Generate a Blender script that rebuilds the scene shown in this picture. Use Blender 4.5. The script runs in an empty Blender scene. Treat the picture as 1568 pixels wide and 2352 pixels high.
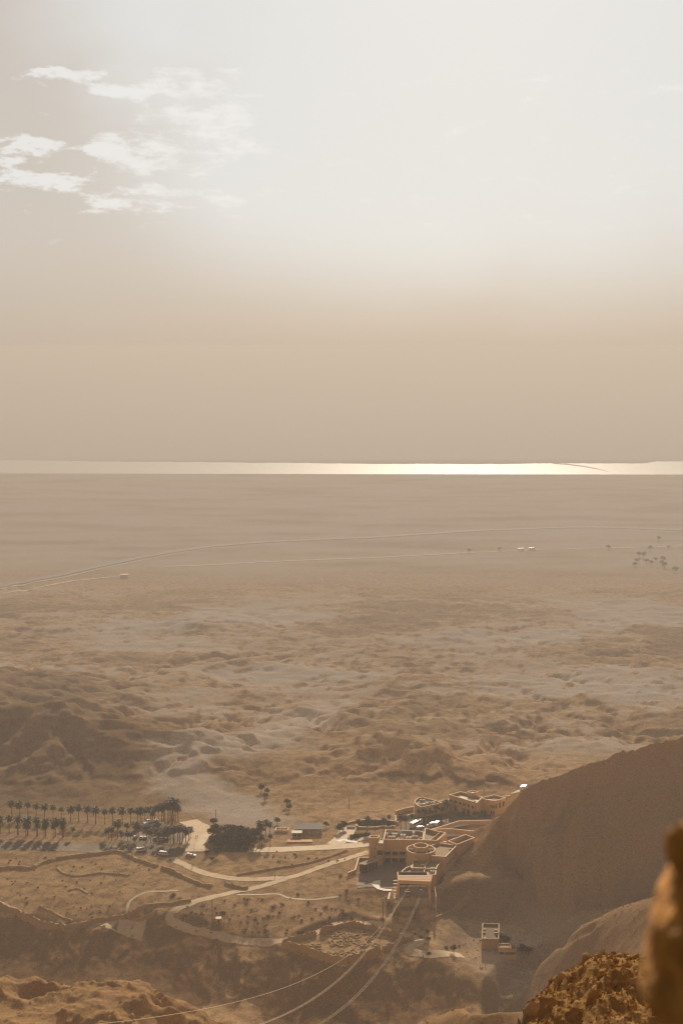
import bpy, bmesh, math, random
import numpy as np
from mathutils import Vector, Matrix

R = math.radians
SC = bpy.context.scene
COL = SC.collection
rng = random.Random(7)

# ------------------------------------------------------------------ camera
# y points east (into the picture), x to the right, z = metres above the lake
CAMZ = 460.0
PITCH = R(6.57)
FPX, CX, CY = 3267.0, 784.0, 1176.0          # lens in units of a 1568 x 2352 picture
cam_d = bpy.data.cameras.new('camera')
cam = bpy.data.objects.new('camera', cam_d)
COL.objects.link(cam)
cam.location = (0, 0, CAMZ)
cam.rotation_euler = (math.pi/2 - PITCH, 0, 0)
cam_d.sensor_fit = 'VERTICAL'
cam_d.sensor_height = 36.0
cam_d.sensor_width = 24.0
cam_d.lens = FPX/2352*36
cam_d.clip_start = 0.1
cam_d.clip_end = 60000
cam_d.dof.use_dof = True
cam_d.dof.focus_distance = 420.0
cam_d.dof.aperture_fstop = 3.4
SC.camera = cam

# ------------------------------------------------------------------ sun, sky, exposure
SUN_EL, SUN_AZ = R(22.0), R(5.2)              # azimuth measured from +y towards +x
sd = Vector((math.sin(SUN_AZ)*math.cos(SUN_EL), math.cos(SUN_AZ)*math.cos(SUN_EL), math.sin(SUN_EL)))
sun_d = bpy.data.lights.new('sun', 'SUN')
sun_d.energy = 5.0
sun_d.angle = R(0.6)
sun_d.color = (1.0, 0.86, 0.68)
sun = bpy.data.objects.new('sun', sun_d)
COL.objects.link(sun)
sun.location = sd*1000
sun.rotation_euler = sd.to_track_quat('Z', 'Y').to_euler()

SC.view_settings.view_transform = 'Standard'
SC.view_settings.look = 'None'
SC.view_settings.exposure = 0.72
SC.view_settings.gamma = 1.0
SC.view_settings.use_curve_mapping = False
SC.cycles.max_bounces = 6
SC.cycles.diffuse_bounces = 3
SC.cycles.volume_bounces = 3
SC.cycles.use_denoising = True
SC.cycles.use_adaptive_sampling = False
SC.cycles.sample_clamp_indirect = 6.0
SC.cycles.filter_width = 1.3

W = bpy.data.worlds.new('World')
SC.world = W
W.use_nodes = True


class NT:
    """small helper to write node trees"""
    def __init__(s, tree):
        s.t = tree
        tree.nodes.clear()

    def n(s, typ, ins=None, **props):
        nd = s.t.nodes.new(typ)
        for k, v in props.items():
            setattr(nd, k, v)
        if ins:
            for k, v in ins.items():
                s.set(nd.inputs[k], v)
        return nd

    def set(s, sock, v):
        if isinstance(v, bpy.types.NodeSocket):
            s.t.links.new(v, sock)
        else:
            sock.default_value = v

    def m(s, op, a, b=None, c=None, clamp=False):
        nd = s.t.nodes.new('ShaderNodeMath')
        nd.operation = op
        nd.use_clamp = clamp
        s.set(nd.inputs[0], a)
        if b is not None:
            s.set(nd.inputs[1], b)
        if c is not None:
            s.set(nd.inputs[2], c)
        return nd.outputs[0]

    def mix(s, f, a, b, blend='MIX'):
        nd = s.t.nodes.new('ShaderNodeMix')
        nd.data_type = 'RGBA'
        nd.blend_type = blend
        nd.clamp_factor = True
        s.set(nd.inputs[0], f)
        s.set(nd.inputs[6], a if not isinstance(a, tuple) or len(a) == 4 else a+(1,))
        s.set(nd.inputs[7], b if not isinstance(b, tuple) or len(b) == 4 else b+(1,))
        return nd.outputs[2]

    def ss(s, x, lo, hi, a=0.0, b=1.0):
        nd = s.t.nodes.new('ShaderNodeMapRange')
        nd.interpolation_type = 'SMOOTHSTEP'
        s.set(nd.inputs[0], x)
        nd.inputs[1].default_value = lo
        nd.inputs[2].default_value = hi
        nd.inputs[3].default_value = a
        nd.inputs[4].default_value = b
        return nd.outputs[0]

    def noise(s, vec, scale, detail=4, rough=0.55, dist=0.0):
        nd = s.n('ShaderNodeTexNoise', {'Scale': scale, 'Detail': detail, 'Roughness': rough, 'Distortion': dist})
        s.t.links.new(vec, nd.inputs['Vector'])
        return nd.outputs['Fac']


def build_world():
    t = NT(W.node_tree)
    sky = t.n('ShaderNodeTexSky', sky_type='NISHITA', sun_disc=False)
    sky.sun_elevation = SUN_EL
    sky.sun_rotation = SUN_AZ
    sky.altitude = 0
    sky.air_density = 1.0
    sky.dust_density = 1.5
    sky.ozone_density = 1.0
    tc = t.n('ShaderNodeTexCoord')
    d = tc.outputs['Generated']
    sep = t.n('ShaderNodeSeparateXYZ', {0: d})
    x, y, z = sep.outputs
    el = t.m('ARCSINE', z)
    az = t.m('ARCTAN2', x, y)
    # dust veil: brightest round the sun, browner and dimmer near the ground and away from the sun
    dot = t.n('ShaderNodeVectorMath', {0: d, 1: tuple(sd)}, operation='DOT_PRODUCT').outputs['Value']
    ang = t.m('ARCCOSINE', t.m('MINIMUM', dot, 1.0))
    # slow unevenness of the veil
    sv = t.n('ShaderNodeCombineXYZ', {0: t.m('MULTIPLY', az, 5.0), 1: t.m('MULTIPLY', el, 9.0), 2: 0.3}).outputs[0]
    n0 = t.noise(sv, 1.3, 3, 0.5)
    ang2 = t.m('ADD', ang, t.m('MULTIPLY', t.m('SUBTRACT', n0, 0.5), 0.10))
    glow = t.ss(ang2, 0.325, 0.430, 1.0, 0.0)
    # a bank of thicker dust dims the glow on the left
    glow = t.m('MULTIPLY', glow, t.ss(t.m('ADD', az, t.m('MULTIPLY', t.m('SUBTRACT', n0, 0.5), 0.24)), -0.235, -0.055))
    glow = t.m('MULTIPLY', glow, t.ss(t.m('ADD', el, t.m('MULTIPLY', t.m('SUBTRACT', n0, 0.5), 0.10)), -0.025, 0.115))
    low = t.ss(el, -0.02, 0.095, 0.0, 1.0)
    veil_far = t.mix(low, (2.98, 2.54, 2.13), (3.42, 3.1, 2.8))
    veil = t.mix(glow, veil_far, (4.2, 4.22, 4.16))
    far = t.ss(ang, 0.42, 1.15, 1.0, 0.30)
    veil = t.mix(1.0, veil, t.n('ShaderNodeCombineXYZ', {0: far, 1: far, 2: far}).outputs[0], 'MULTIPLY')
    # bright streaky clouds, flat bases, more of them away from the glow
    cv = t.n('ShaderNodeCombineXYZ', {0: t.m('MULTIPLY', az, 10.0), 1: t.m('MULTIPLY', el, 27.0), 2: 4.7}).outputs[0]
    n1 = t.noise(cv, 3.4, 9, 0.62, 0.15)

    def puff(a0, e0, ra, re):
        da = t.m('DIVIDE', t.m('SUBTRACT', az, a0), ra)
        de = t.m('DIVIDE', t.m('SUBTRACT', el, e0), re)
        rr = t.m('SQRT', t.m('ADD', t.m('MULTIPLY', da, da), t.m('MULTIPLY', de, de)))
        return t.ss(rr, 0.1, 1.35, 1.0, 0.0)

    def px(a, b):
        return (a-CX)/FPX, (CY-b)/FPX - PITCH
    masks = None
    for (a, b, ra, rb) in ((150, 215, 150, 26), (290, 240, 150, 26), (420, 225, 190, 60), (110, 375, 170, 45), (130, 440, 170, 40), (330, 375, 200, 60), (330, 470, 260, 40), (480, 330, 160, 110)):
        a0, e0 = px(a, b)
        p = puff(a0, e0, ra/FPX, rb/FPX)
        masks = p if masks is None else t.m('MAXIMUM', masks, p)
    # torn edges towards the shade, soft ones towards the sun
    soft = t.ss(az, px(150, 0)[0], px(420, 0)[0])
    cf = t.m('ADD', t.m('MULTIPLY', t.m('SUBTRACT', n1, 0.5), 3.4), t.m('MULTIPLY', masks, 0.72))
    hard_c = t.ss(cf, 0.40, 0.82)
    soft_c = t.ss(cf, 0.22, 1.05)
    cl = t.m('ADD', t.m('MULTIPLY', hard_c, t.m('SUBTRACT', 1.0, soft)), t.m('MULTIPLY', soft_c, soft))
    top = t.ss(el, px(0, 194)[1], px(0, 187)[1], 1.0, 0.0)
    cl = t.m('MULTIPLY', t.m('MULTIPLY', cl, t.m('MAXIMUM', top, 0.0)), t.ss(el, 0.055, 0.10))
    veil = t.mix(t.m('MULTIPLY', cl, 0.85), veil, (4.85, 4.82, 4.75))
    # clear-air sky shows only faintly through the dust
    full = t.mix(0.975, sky.outputs[0], veil)
    bg = t.n('ShaderNodeBackground', {'Color': full, 'Strength': 0.1})
    out = t.n('ShaderNodeOutputWorld', {'Surface': bg.outputs[0]})


build_world()

# ------------------------------------------------------------------ bookkeeping helpers

def tag(o, label=None, cat=None, group=None, kind=None):
    if label:
        o['label'] = label
    if cat:
        o['category'] = cat
    if group:
        o['group'] = group
    if kind:
        o['kind'] = kind
    return o


def mesh_obj(name, verts, faces, mat=None, parent=None, smooth=False, loc=None):
    me = bpy.data.meshes.new(name)
    me.from_pydata([tuple(v) for v in verts], [], [tuple(f) for f in faces])
    me.update()
    if smooth:
        me.polygons.foreach_set('use_smooth', [True]*len(me.polygons))
    return link(name, me, mat, parent, loc)


def link(name, me, mat=None, parent=None, loc=None):
    o = bpy.data.objects.new(name, me)
    COL.objects.link(o)
    if mat is not None and len(me.materials) == 0:
        me.materials.append(mat)
    if parent is not None:
        o.parent = parent
    if loc is not None:
        o.location = loc
    return o


def empty(name, loc=(0, 0, 0), rz=0.0):
    o = bpy.data.objects.new(name, None)
    o.empty_display_size = 1
    COL.objects.link(o)
    o.location = loc
    o.rotation_euler = (0, 0, rz)
    return o


def copy_tree(o, kids, parent=None):
    c = o.copy()
    COL.objects.link(c)
    if parent is not None:
        c.parent = parent
    for ch in kids.get(o, ()):
        copy_tree(ch, kids, c)
    return c


def kids_of(root):
    out = {}

    def walk(o):
        out[o] = list(o.children)
        for c in o.children:
            walk(c)
    walk(root)
    return out

# ------------------------------------------------------------------ picture ray helpers (used to read positions off the photograph)
cp, sp = math.cos(PITCH), math.sin(PITCH)


def ray(px, py):
    a, b = (px-CX)/FPX, (CY-py)/FPX
    return a, cp+b*sp, -sp+b*cp


def at_z(px, py, z):
    a, d, e = ray(px, py)
    k = (z-CAMZ)/e
    return (a*k, d*k, z)


def at_y(px, py, y):
    a, d, e = ray(px, py)
    k = y/d
    return (a*k, y, CAMZ+e*k)

# ------------------------------------------------------------------ noise in numpy

def _hash(ix, iy, seed):
    h = (ix.astype(np.int64)*374761393 + iy.astype(np.int64)*668265263 + seed*1442695041) & 0xffffffff
    h = ((h ^ (h >> 13))*1274126177) & 0xffffffff
    return (h ^ (h >> 16)) & 0xffffffff


def perlin(x, y, seed=0):
    x0 = np.floor(x); y0 = np.floor(y)
    fx = x-x0; fy = y-y0
    ux = fx*fx*fx*(fx*(fx*6-15)+10); uy = fy*fy*fy*(fy*(fy*6-15)+10)

    def g(ix, iy, dx, dy):
        a = _hash(ix, iy, seed)*(2*math.pi/4294967296.0)
        return np.cos(a)*dx+np.sin(a)*dy
    n00 = g(x0, y0, fx, fy); n10 = g(x0+1, y0, fx-1, fy)
    n01 = g(x0, y0+1, fx, fy-1); n11 = g(x0+1, y0+1, fx-1, fy-1)
    return (n00*(1-ux)+n10*ux)*(1-uy)+(n01*(1-ux)+n11*ux)*uy*1.0


def fbm(x, y, scale, oct=5, gain=0.5, seed=0):
    s = np.zeros_like(x); a = 1.0; f = 1.0/scale
    for i in range(oct):
        s += a*perlin(x*f+i*17.3, y*f-i*9.1, seed+i)
        a *= gain; f *= 2.03
    return s


def ridged(x, y, scale, oct=5, gain=0.5, seed=0):
    s = np.zeros_like(x); a = 1.0; f = 1.0/scale; w = np.ones_like(x)
    for i in range(oct):
        v = 1-np.abs(perlin(x*f+i*13.7, y*f+i*5.3, seed+i))*2
        v = v*v*w
        s += a*v
        w = np.clip(v*1.6, 0, 1)
        a *= gain; f *= 2.05
    return s


def sstep(x, lo, hi):
    t = np.clip((x-lo)/(hi-lo), 0, 1)
    return t*t*(3-2*t)
# ------------------------------------------------------------------ terrain
CTRL = []


def cz(px, py, z): CTRL.append(at_z(px, py, z))
def cy_(px, py, y): CTRL.append(at_y(px, py, y))
def cw(x, y, z): CTRL.append((x, y, z))


# flat ground of the fan, 165-170 m
for p in ((0, 1945, 165), (250, 1948, 166), (450, 1955, 167), (650, 1955, 168), (850, 1950, 169.5),
          (0, 1885, 164), (200, 1885, 164), (400, 1880, 165), (560, 1880, 166), (760, 1890, 167), (860, 1890, 169),
          (-300, 1945, 164), (-300, 1885, 163),
          (0, 2040, 163), (250, 2040, 164), (450, 2010, 166), (650, 2040, 167), (850, 2030, 169),
          (380, 2105, 163), (520, 2090, 164.5), (640, 2110, 165), (840, 2110, 166), (760, 2060, 167), (700, 2160, 162.5),
          (640, 2170, 161), (785, 2222, 159.5), (945, 2155, 161.5), (810, 2110, 163.5), (800, 2165, 161.5),
          (0, 2110, 159), (180, 2128, 158), (330, 2125, 158.5), (-300, 2060, 160),
          (950, 1960, 170), (930, 2080, 168), (905, 2100, 164)):
    cz(*p)
# scarp below the fan, down to the ravine
for p in ((60, 2200, 704), (60, 2250, 688), (-250, 2200, 702), (300, 2190, 702), (300, 2250, 684), (470, 2200, 690), (470, 2300, 664),
          (640, 2200, 677), (640, 2300, 652), (640, 2352, 640), (785, 2240, 671), (785, 2300, 652), (785, 2352, 640),
          (900, 2235, 660), (900, 2300, 643), (900, 2352, 630), (1010, 2200, 668), (1010, 2260, 652), (1010, 2340, 632),
          (960, 2165, 680), (1060, 2195, 672), (1075, 2150, 690), (1150, 2205, 676), (1150, 2150, 696), (1090, 2215, 664),
          (1170, 2230, 665), (1060, 2100, 705), (1000, 2130, 700)):
    cy_(*p)
# hill on the right: its crest line; the faces are added below
CREST = np.array([at_y(*p) for p in ((1112, 1930, 772), (1125, 1913, 777), (1150, 1872, 783), (1200, 1812, 778), (1250, 1789, 776), (1300, 1772, 775), (1350, 1752, 772),
                                     (1400, 1736, 770), (1480, 1711, 765), (1568, 1688, 758), (1660, 1664, 752), (1800, 1630, 745), (2200, 1560, 730), (2600, 1500, 715))])


def hill(x, y):
    best = np.full(x.shape, 1e9); zc = np.zeros_like(x); side = np.zeros_like(x)
    for i in range(len(CREST)-1):
        (ax, ay, az), (bx, by, bz) = CREST[i], CREST[i+1]
        dx, dy = bx-ax, by-ay
        t = np.clip(((x-ax)*dx+(y-ay)*dy)/(dx*dx+dy*dy), 0, 1)
        d = np.hypot(x-ax-t*dx, y-ay-t*dy)
        mk = d < best
        best = np.where(mk, d, best); zc = np.where(mk, az+t*(bz-az), zc)
        side = np.where(mk, np.where((i == 0) & (t <= 0), -1.0, dx*(y-ay)-dy*(x-ax)), side)
    wob = fbm(x, y, 60, 3, 0.5, 18)*7
    d = np.maximum(best+wob*sstep(best, 4, 40), 0)
    west = zc-0.70*d-1.0*(1-np.exp(-d/3))
    east = zc-0.72*best
    return np.where(side < 0, west, east), best


for p in ((1050, 2050, 730), (1100, 2060, 722), (1160, 2080, 714), (1160, 2020, 738), (1030, 2090, 718), (1140, 2260, 648), (1200, 2240, 652), (1120, 2330, 626), (1100, 2100, 707), (1480, 2080, 614), (1330, 2140, 642), (1240, 2200, 659), (1170, 2290, 644), (1640, 2040, 580),
          (1420, 2190, 602), (1300, 2290, 616), (1500, 2150, 585), (1560, 2250, 535), (1240, 2340, 600)):
    cy_(*p)
for p in ((110, 840, 169), (160, 840, 170), (230, 830, 172), (330, 820, 172), (420, 700, 180), (170, 720, 172), (120, 750, 168), (200, 690, 180), (260, 660, 190),
          (120, 880, 165), (200, 880, 165), (300, 880, 160), (60, 790, 170.5), (85, 775, 171)):
    cw(*p)
# ridges on this side of the ravine
for p in ((0, 2247, 452), (40, 2268, 450), (70, 2292, 448), (150, 2262, 455), (228, 2239, 460), (294, 2262, 455), (389, 2318, 445), (440, 2350, 440),
          (1000, 2352, 430), (1060, 2318, 432), (1130, 2289, 430), (1205, 2303, 428),
          (0, 2352, 415), (150, 2352, 415), (300, 2352, 412)):
    cy_(*p)
for p in ((-110, 560, 168), (-60, 560, 168), (-10, 540, 172), (40, 530, 178), (-160, 560, 170), (-200, 450, 250), (-260, 600, 160),
          (-40, 420, 226), (0, 420, 222), (20, 420, 232), (100, 430, 240), (175, 420, 290), (250, 400, 300), (-60, 620, 150), (10, 600, 152), (60, 610, 156), (-120, 640, 142),
          (-130, 250, 290), (0, 250, 285), (130, 250, 295), (-60, 100, 330), (60, 100, 330), (-250, 250, 290), (250, 250, 350), (-100, 350, 262), (0, 350, 255), (100, 350, 262)):
    cw(*p)


def z_far(y):
    return np.interp(y, [800, 880, 960, 1050, 1300, 1700, 2200, 2600, 3500, 4700, 5200, 5800, 9000, 12500, 14500, 17000],
                     [170, 165, 160, 152, 122, 84, 52, 36, 17, 4, 0.2, 0.2, 3, 20, 200, 452])


for xx in range(-420, 421, 70):
    for yy in (920, 1010):
        if yy == 920 and 60 < xx < 320:
            continue
        cw(xx, yy, float(z_far(yy)))

_P = np.array(CTRL, float)
# drop near-duplicates
keep = []
for i in range(len(_P)):
    if all(np.hypot(*(_P[i, :2]-_P[j, :2])) > 4 for j in keep):
        keep.append(i)
_P = _P[keep]


RBF_C = 9.0


def _fit():
    n = len(_P)
    d = np.sqrt((_P[:, None, 0]-_P[None, :, 0])**2+(_P[:, None, 1]-_P[None, :, 1])**2+RBF_C**2)
    A = np.zeros((n+3, n+3))
    A[:n, :n] = d + np.eye(n)*-0.6
    A[:n, n] = 1; A[:n, n+1] = _P[:, 0]; A[:n, n+2] = _P[:, 1]
    A[n, :n] = 1; A[n+1, :n] = _P[:, 0]; A[n+2, :n] = _P[:, 1]
    b = np.zeros(n+3); b[:n] = _P[:, 2]
    return np.linalg.solve(A, b)


_w = _fit()


def rbf(x, y):
    n = len(_P)
    s = _w[n]+_w[n+1]*x+_w[n+2]*y
    for i in range(n):
        s = s+_w[i]*np.sqrt((x-_P[i, 0])**2+(y-_P[i, 1])**2+RBF_C**2)
    return s


# ---- badlands: marl tableland cut by running water (implicit stream-power incision on a square grid)
ER_X0, ER_X1, ER_Y0, ER_Y1, ER_C = -900.0, 900.0, 860.0, 2780.0, 6.0


def erode():
    xs = np.arange(ER_X0, ER_X1, ER_C); ys = np.arange(ER_Y0, ER_Y1, ER_C)
    X, Y = np.meshgrid(xs, ys)
    ny, nx = X.shape
    Wx = X+fbm(X, Y, 220, 3, 0.5, 90)*60; Wy = Y+fbm(X, Y, 220, 3, 0.5, 95)*60
    amp = sstep(Y, 870, 960)*(1-sstep(Y, 2000, 2650))
    plate = fbm(Wx, Wy, 210, 4, 0.55, 11)
    h = z_far(Y)+amp*(9+12*plate + 3.5*fbm(X, Y, 60, 4, 0.6, 31))
    # higher brown hill country on the left, just behind the palms
    h += 36*np.exp(-(((X+225)/130)**2+((Y-1045)/88)**2))+22*np.exp(-(((X+330)/110)**2+((Y-1330)/170)**2))
    h += 22*np.exp(-(((X-40)/60)**2+((Y-1000)/60)**2))
    h0 = h.copy()
    idx = np.arange(ny*nx).reshape(ny, nx)
    K, m_, dt = 0.009, 0.5, 1.0
    area = None
    for it in range(16):
        H = np.pad(h, 1, mode='edge')
        H[0, :] = 1e6
        best = np.zeros_like(h); rec = idx.copy()
        for dy in (-1, 0, 1):
            for dx in (-1, 0, 1):
                if dx == 0 and dy == 0:
                    continue
                L = math.hypot(dx, dy)
                s = (h-H[1+dy:1+dy+ny, 1+dx:1+dx+nx])/L
                yy = np.clip(np.arange(ny)+dy, 0, ny-1); xx = np.clip(np.arange(nx)+dx, 0, nx-1)
                nb = idx[yy][:, xx]
                mk = (s > best) & (nb != idx)
                best = np.where(mk, s, best); rec = np.where(mk, nb, rec)
        order = np.argsort(h.ravel(), kind='stable')
        r = rec.ravel()
        rl = r.tolist(); ol = order.tolist()
        A = [ER_C*ER_C]*(nx*ny)
        for i in reversed(ol):
            j = rl[i]
            if j != i:
                A[j] += A[i]
        area = np.array(A)
        hl = h.ravel().tolist()
        coef = (K*dt*area**m_/ER_C*8.0).tolist()
        for i in ol:
            j = rl[i]
            if j != i and hl[i] > hl[j]:
                c = coef[i]
                hl[i] = (hl[i]+c*hl[j])/(1+c)
        h = np.array(hl).reshape(ny, nx)
        # hillslope creep
        P = np.pad(h, 1, mode='edge')
        h = h+0.02*(P[:-2, 1:-1]+P[2:, 1:-1]+P[1:-1, :-2]+P[1:-1, 2:]-4*h)
    return h, h0, np.log10(area.reshape(ny, nx))


def bil(G, fx, fy):
    ny, nx = G.shape
    fx = np.clip(fx, 0, nx-1.001); fy = np.clip(fy, 0, ny-1.001)
    ix = fx.astype(int); iy = fy.astype(int); tx = fx-ix; ty = fy-iy
    return (G[iy, ix]*(1-tx)+G[iy, ix+1]*tx)*(1-ty)+(G[iy+1, ix]*(1-tx)+G[iy+1, ix+1]*tx)*ty


def geo(a, b, r):
    n = max(2, int(round(math.log(b/a)/math.log(r))))
    return a*(b/a)**(np.arange(n)/n)


ROWS = np.concatenate([geo(8, 380, 1.014), geo(380, 1100, 1.0019), geo(1100, 2700, 1.0026), geo(2700, 17000, 1.009), [17000.0]])
uf = np.arange(-0.30, 0.3001, 0.00125)
uc = np.array([0.305, 0.312, 0.322, 0.335, 0.35, 0.37, 0.395, 0.43, 0.48, 0.55, 0.65, 0.8, 1.0, 1.25])
US = np.concatenate([-uc[::-1], uf, uc])
NR, NC = len(ROWS), len(US)
TX = US[None, :]*ROWS[:, None]
TY = np.repeat(ROWS[:, None], NC, 1)

_ew, _ew0, _ea = erode()
_fx = (TX-ER_X0)/ER_C; _fy = (TY-ER_Y0)/ER_C
_inside = sstep(TX, ER_X0, ER_X0+120)*(1-sstep(TX, ER_X1-120, ER_X1))
_er = bil(_ew, _fx, _fy)*_inside+z_far(TY)*(1-_inside)
_area = bil(_ea, _fx, _fy)
_dep = bil(_ew0-_ew, _fx, _fy)*_inside

_near = TY < 1120
TZ = np.zeros_like(TX)
TZ[_near] = rbf(TX[_near], TY[_near])
_m = (TX > 10) & (TY > 300) & (TY < 900)
_h, _hd = hill(TX[_m], TY[_m]); _b = TZ[_m]
_k = np.clip(0.5+0.5*(_h-_b)/4.0, 0, 1)
TZ[_m] = _b*(1-_k)+_h*_k+4.0*_k*(1-_k)*0.5
CD = np.full(TX.shape, 999.0)
CD[_m] = np.where(_k > 0.2, _hd, 999.0)
_bl = sstep(TY, 880, 935)
_zf = np.where(TY < 2700, _er, z_far(TY))
_t2 = sstep(TY, 2450, 2700)
_zf = _zf*(1-_t2)+z_far(TY)*_t2
TZ = np.where(_near, TZ*(1-_bl)+_zf*_bl, _zf)

# local slope, to roughen only what is steep
_gy = np.gradient(TZ, axis=0)/np.gradient(TY, axis=0)
_gx = np.gradient(TZ, axis=1)/np.gradient(TX, axis=1)
SLOPE = np.hypot(_gx, _gy)
_st = sstep(SLOPE, 0.14, 0.45)*(TY < 1050)
# rills that run down the steep faces, ribs of rock between them
_wx = TX+fbm(TX, TY, 40, 3, 0.5, 3)*7
_rill = ridged(_wx, TY*0.35, 26, 4, 0.55, 44)
_hl = sstep(TX, 45, 75)*(TY > 500)*(TY < 830)
TZ += _st*(1-0.8*_hl)*((_rill-0.9)*2.2+fbm(TX, TY, 16, 4, 0.55, 5)*1.3)*np.clip(TY/500, 0.3, 1.0)
_dg = TX*0.75-TY*0.66
_bed = CD/11.0+fbm(TX, TY, 45, 4, 0.55, 23)*1.3
TZ += _hl*sstep(CD, 200, 120)*0
TZ += _hl*np.where(CD < 250, 1.0, 0.0)*(np.abs((_bed % 1.0)-0.5)-0.25)*1.5*(0.4+0.6*sstep(fbm(TX, TY, 50, 3, 0.5, 24), -0.2, 0.3))
TZ += _hl*(fbm(_dg, (TX*0.66+TY*0.75)*0.6, 24, 4, 0.55, 15)*1.0+fbm(TX, TY, 6, 3, 0.55, 16)*0.5+np.exp(-CD/28)*((ridged(TX, TY, 22, 5, 0.6, 19)-0.9)*0.9+fbm(TX, TY, 4, 3, 0.6, 20)*0.6))
_flat = (1-_st)*(TY < 1100)*(TY > 380)
TZ += _flat*(fbm(TX, TY, 34, 4, 0.5, 8)*0.55+fbm(TX, TY, 7, 3, 0.5, 9)*0.09)
# near ridges at the lower left: broken, hummocky, with shelves of hard rock
_nr = (1-sstep(TY, 480, 560))*sstep(TY, 300, 380)*(0.12+0.88*(1-sstep(TX, -40, 10)))
TZ += _nr*((ridged(_wx*0.8, TY, 26, 6, 0.6, 71)-0.9)*2.2+fbm(TX, TY, 5, 4, 0.6, 75)*0.75)
_sh = ((TZ+fbm(TX, TY, 60, 3, 0.5, 72)*6)/7.0)
TZ += _nr*(1.0)*(np.floor(_sh)+sstep(_sh-np.floor(_sh), 0.55, 1.0)-_sh)*3.0
# badlands: fine gullying and hard caps
_bm = sstep(TY, 885, 980)*(1-sstep(TY, 1950, 2500))
TZ += _bm*((ridged(TX+fbm(TX, TY, 70, 2, 0.5, 66)*20, TY, 34, 4, 0.6, 61)-0.9)*1.0+fbm(TX, TY, 9, 3, 0.55, 62)*0.4)
_sh = (TZ+fbm(TX, TY, 120, 4, 0.55, 63)*8)/5.5
_fr = _sh-np.floor(_sh)
_cap = sstep(_fr, 0.62, 0.95)
TZ += _bm*(np.floor(_sh)+_cap-_sh)*5.5*0.42
TZ += sstep(TY, 11500, 13500)*(1-sstep(TY, 15500, 16900))*fbm(TX, TY, 2600, 4, 0.5, 65)*70
_pm = sstep(TY, 2200, 2800)*(1-sstep(TY, 4300, 5000))
TZ += _pm*fbm(TX, TY, 260, 4, 0.5, 64)*2.2


def _ij(x, y):
    x = np.asarray(x, float); y = np.asarray(y, float)
    fy = np.interp(y, ROWS, np.arange(NR)); fx = np.interp(x/np.maximum(y, 1), US, np.arange(NC))
    return fx, fy


def gz(x, y):
    fx, fy = _ij(x, y)
    return bil(TZ, fx, fy)


def hit(px, py, y0=380.0, y1=16000.0):
    """where the sight line of the photograph through (px, py) first meets the ground"""
    a, d, e = ray(px, py)
    ys = np.geomspace(y0, y1, 5000)
    zz = CAMZ+e/d*ys
    xs = a/d*ys
    below = np.nonzero(zz < gz(xs, ys))[0]
    if len(below) == 0:
        return (float(xs[-1]), float(ys[-1]), float(zz[-1]))
    i = below[0]
    if i == 0:
        return (float(xs[0]), float(ys[0]), float(gz(xs[0], ys[0])))
    lo, hi = ys[i-1], ys[i]
    for _ in range(20):
        mid = 0.5*(lo+hi)
        if CAMZ+e/d*mid < gz(a/d*mid, mid):
            hi = mid
        else:
            lo = mid
    return (float(a/d*hi), float(hi), float(CAMZ+e/d*hi))


def level(poly, z=None, soft=8.0, dig=0.0):
    """make a level pad in the ground under a plan polygon"""
    P = np.array([(p[0], p[1]) for p in poly], float)
    x0, x1, y0, y1 = P[:, 0].min()-soft, P[:, 0].max()+soft, P[:, 1].min()-soft, P[:, 1].max()+soft
    r0, r1 = np.searchsorted(ROWS, [y0, y1]); r1 = min(r1+1, NR)
    xs, ys = TX[r0:r1], TY[r0:r1]
    dist = np.full(xs.shape, 1e9); ins = np.zeros(xs.shape, bool)
    n = len(P)
    for i in range(n):
        ax, ay = P[i]; bx, by = P[(i+1) % n]
        dx, dy = bx-ax, by-ay
        t = np.clip(((xs-ax)*dx+(ys-ay)*dy)/(dx*dx+dy*dy+1e-9), 0, 1)
        dist = np.minimum(dist, np.hypot(xs-ax-t*dx, ys-ay-t*dy))
        c = ((ay > ys) != (by > ys)) & (xs < (bx-ax)*(ys-ay)/(by-ay+1e-12)+ax)
        ins ^= c
    wgt = np.where(ins, 1.0, 1-sstep(dist, 0.5, soft))
    sub = TZ[r0:r1]
    if z is None:
        z = float((sub*ins).sum()/max(ins.sum(), 1))
    TZ[r0:r1] = sub*(1-wgt)+(z-dig)*wgt
    return z


def berm(pts, w=1.6, h=1.2, jit=0.5, seed=0):
    """a long low bank of heaped stones and earth raised in the ground"""
    P = np.array([(p[0], p[1]) for p in pts], float)
    y0, y1 = P[:, 1].min()-3*w, P[:, 1].max()+3*w
    r0, r1 = np.searchsorted(ROWS, [y0, y1]); r1 = min(r1+1, NR)
    xs, ys = TX[r0:r1], TY[r0:r1]
    dist = np.full(xs.shape, 1e9)
    for i in range(len(P)-1):
        ax, ay = P[i]; bx, by = P[i+1]
        dx, dy = bx-ax, by-ay
        t = np.clip(((xs-ax)*dx+(ys-ay)*dy)/(dx*dx+dy*dy+1e-9), 0, 1)
        dist = np.minimum(dist, np.hypot(xs-ax-t*dx, ys-ay-t*dy))
    hh = h*(1+jit*perlin(xs/6.0, ys/6.0, seed+200))
    TZ[r0:r1] += hh*(1-sstep(dist, w*0.35, w))
# ------------------------------------------------------------------ materials

def new_mat(name):
    m = bpy.data.materials.new(name)
    m.use_nodes = True
    return m, NT(m.node_tree)


def bump(t, height, strength, dist=1.0):
    return t.n('ShaderNodeBump', {'Height': height, 'Strength': strength, 'Distance': dist}).outputs[0]


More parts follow.
